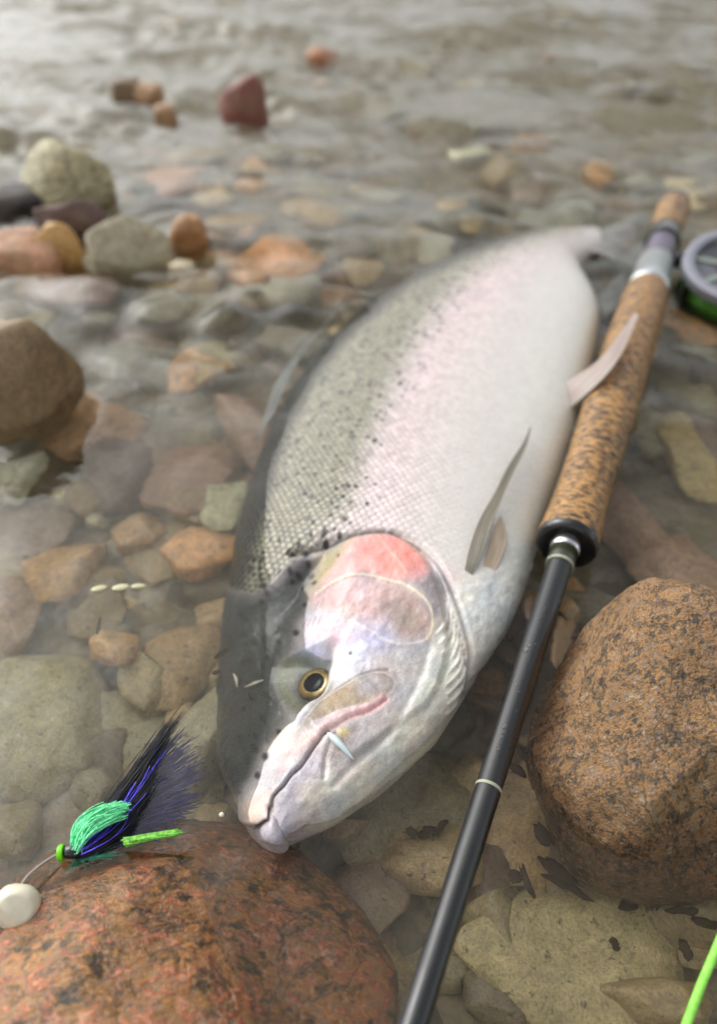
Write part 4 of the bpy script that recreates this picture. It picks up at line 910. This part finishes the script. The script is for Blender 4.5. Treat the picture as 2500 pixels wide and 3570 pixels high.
# ------------------------------------------------------------------ small things on and in the water
M_WHITE = simple('white_quartz', lin(226, 220, 196), .4, 0, .2, .12, 500)
P, Fc = stone_verts(4, 77, 2.2, 4, .1); P = P * np.array([6.6, 6.0, 6.8]); o = mesh_obj('white_pebble', P * .001, Fc, M_WHITE); o.location = tuple(at(55, 3165, 3) * .001)
tag(o, 'cream white pebble where the fly leader leaves the left edge', 'pebble')
M_CREAM = simple('cream_husk', lin(206, 200, 160), .35, 0, .3)
for i, (x, y, w, h, rz, lb) in enumerate([(345, 2052, 28, 11, .35, 'left of three cream seed husks floating on the water'), (420, 2048, 30, 12, .25, 'middle of three cream seed husks floating on the water'),
                                         (482, 2044, 26, 9, .1, 'right of three cream seed husks floating on the water')]):
    c = at(x, y, .6); k = FPX / proj(c)[2]; P, Fc = ICO[3]; P = P * np.array([w / k, h / k * 1.25, .8]); o = mesh_obj('seed_husk', P * .001, Fc, M_CREAM)
    o.location = tuple(c * .001); o.rotation_euler = (0, .05, rz); tag(o, lb, 'seed husk', 'seed husks floating left of the trout')

M_LEAF_RIPPLE = simple('leaf_and_dark_ripple', lin(66, 46, 22), .8, 0, 0, .5, 400)  # shared by the leaf scraps and the painted dark ripple patches
def leaf(px, py, z, w, h, rz, seed, label, name='leaf_ripple_patch', mat=None):  # shapes real leaf scraps and the added dark ripple patches
    rs = np.random.RandomState(seed); n = 18; V = []; Fc = []
    for lay in (0, 1):
        for ring in (0.0, .5, 1.0):
            for k in range(n):
                a = 2 * math.pi * k / n; r = ring * (1 + .35 * math.sin(2 * a + seed) * rs.uniform(.6, 1) + .15 * rs.normal() * ring)
                x, y = w * r * math.cos(a), h * r * math.sin(a); V.append((x * .001, y * .001, (.25 * math.sin(x * .5 + seed) - lay * .35) * .001))
    for lay in (0, 1):
        for ri in (0, 1):
            for k in range(n):
                b = lay * 3 * n + ri * n; f = (b + k, b + (k + 1) % n, b + n + (k + 1) % n, b + n + k); Fc.append(f if lay == 0 else f[::-1])
    for k in range(n): Fc.append((2 * n + k, 2 * n + (k + 1) % n, 5 * n + (k + 1) % n, 5 * n + k))
    o = mesh_obj(name, V, Fc, mat or M_LEAF_RIPPLE); o.location = tuple(at(px, py, z) * .001); o.rotation_euler = (0, 0, rz); return tag(o, label, 'leaf scrap')
DARK_RIPPLES = [(1880, 2960, 2.2, 6.5, .4), (1930, 3080, 2.0, 9.0, .75), (1960, 3130, 1.6, 8, .9), (1790, 3090, 3, 2, .2), (1830, 3110, 1.6, 5, .3), (2180, 3190, 5, 1.6, .1), (2260, 3170, 1.8, 4, -.2),
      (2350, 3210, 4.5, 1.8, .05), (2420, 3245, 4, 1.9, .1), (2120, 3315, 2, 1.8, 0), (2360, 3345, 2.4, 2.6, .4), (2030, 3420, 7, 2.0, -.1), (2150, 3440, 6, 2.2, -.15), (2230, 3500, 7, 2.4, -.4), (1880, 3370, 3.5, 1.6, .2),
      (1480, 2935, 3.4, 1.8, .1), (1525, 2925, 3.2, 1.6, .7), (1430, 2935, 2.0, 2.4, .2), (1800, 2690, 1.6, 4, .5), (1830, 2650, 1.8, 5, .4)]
for i, (x, y, w, h, rz) in enumerate(DARK_RIPPLES[:11] + DARK_RIPPLES[15:]):  # flat brown patches added in place of dark reflections between ripples
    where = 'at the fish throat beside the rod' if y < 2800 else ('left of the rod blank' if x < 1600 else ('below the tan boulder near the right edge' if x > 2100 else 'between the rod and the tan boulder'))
    leaf(x, y, -30 if y > 2800 else -6, w * .85, h * .85, rz, 900 + i, f'dark brown patch put in for a dark ripple reflection {where}')['group'] = 'dark patches put in for dark ripple reflections ' + where
leaf(1790, 2180, -3, 3.0, 11, -.25, 950, 'brown leaf strip in the water left of the upper rod blank'); leaf(1850, 2120, -4, 3, 10, -.3, 951, 'amber leaf strip touching the rod just below the grip', mat=simple('amber_leaf', lin(132, 92, 44), .4, 0, .3, .4))
leaf(1770, 2280, -3, 4, 7, .3, 952, 'dark brown leaf scrap against the white fish breast'); leaf(1960, 2250, -6, 5, 10, -.4, 953, 'tan leaf lying in water between rod and tan boulder', mat=simple('tan_leaf', lin(176, 138, 94), .5, 0, .2, .3))
leaf(345, 2190, -4, .9, 3.4, .15, 954, 'thin brown scrap floating over the orange tan pebble'); leaf(770, 2280, -1, 1.0, 2.6, -.6, 955, 'upper of two brown scraps beside the dark fish head'); leaf(755, 2345, -1, 1.2, 1.2, 0, 956, 'lower of two brown scraps beside the dark fish head')

# pale sliver in the corner of the mouth, bubble on the nape
p0, p1 = on_fish((1140, 2555), 2.2), on_fish((1235, 2650), 2.0); pm = (p0 + p1) / 2 + np.array([0, 0, 1.0])
pts = spline(np.arange(3), np.array([p0, pm, p1]), np.linspace(0, 2, 14)); o = tube('tooth_sliver', pts, [.5, .9, 1.1, 1.2, 1.25, 1.2, 1.1, 1.05, .95, .85, .7, .55, .35, .15], simple('pale_blue_sliver', lin(196, 212, 214), .3, 0, .4), None, 10)
tag(o, 'pale blue white sliver stuck in the corner of the fish mouth', 'sliver')

g = G('bubble_glass'); b_ = g.n('BsdfGlass', {'IOR': 1.33, 'Roughness': 0.02}); g.t.links.new(b_.outputs[0], g.out.inputs['Surface']); M_BUB = g.m
P, Fc = ICO[3]
o = mesh_obj('air_bubble', P * np.array([1.5, 1.5, 1.0]) * .001, Fc, M_BUB); o.location = tuple(on_fish((1108, 1893), .5) * .001); tag(o, 'clear water bubble sitting behind the fish gill cover', 'bubble')
o = mesh_obj('air_bubble', P * np.array([.8, .8, .6]) * .001, Fc, M_WHITE); o.location = tuple(at(772, 2840, .3) * .001); tag(o, 'tiny white bubble floating beside the fish snout', 'bubble')
for q0, q1, lb in (((822, 2385), (832, 2425), 'short white fleck hanging over the dark fish crown'), ((858, 2420), (920, 2388), 'long white fleck hanging over the dark fish crown')):
    a_, b_ = on_fish(q0, 1.2), on_fish(q1, 1.2); tag(tube('skin_fleck', [a_, (a_ + b_) / 2 + np.array([.4, 0, .3]), b_], [.25, .5, .2], M_WHITE, None, 8), lb, 'fleck')
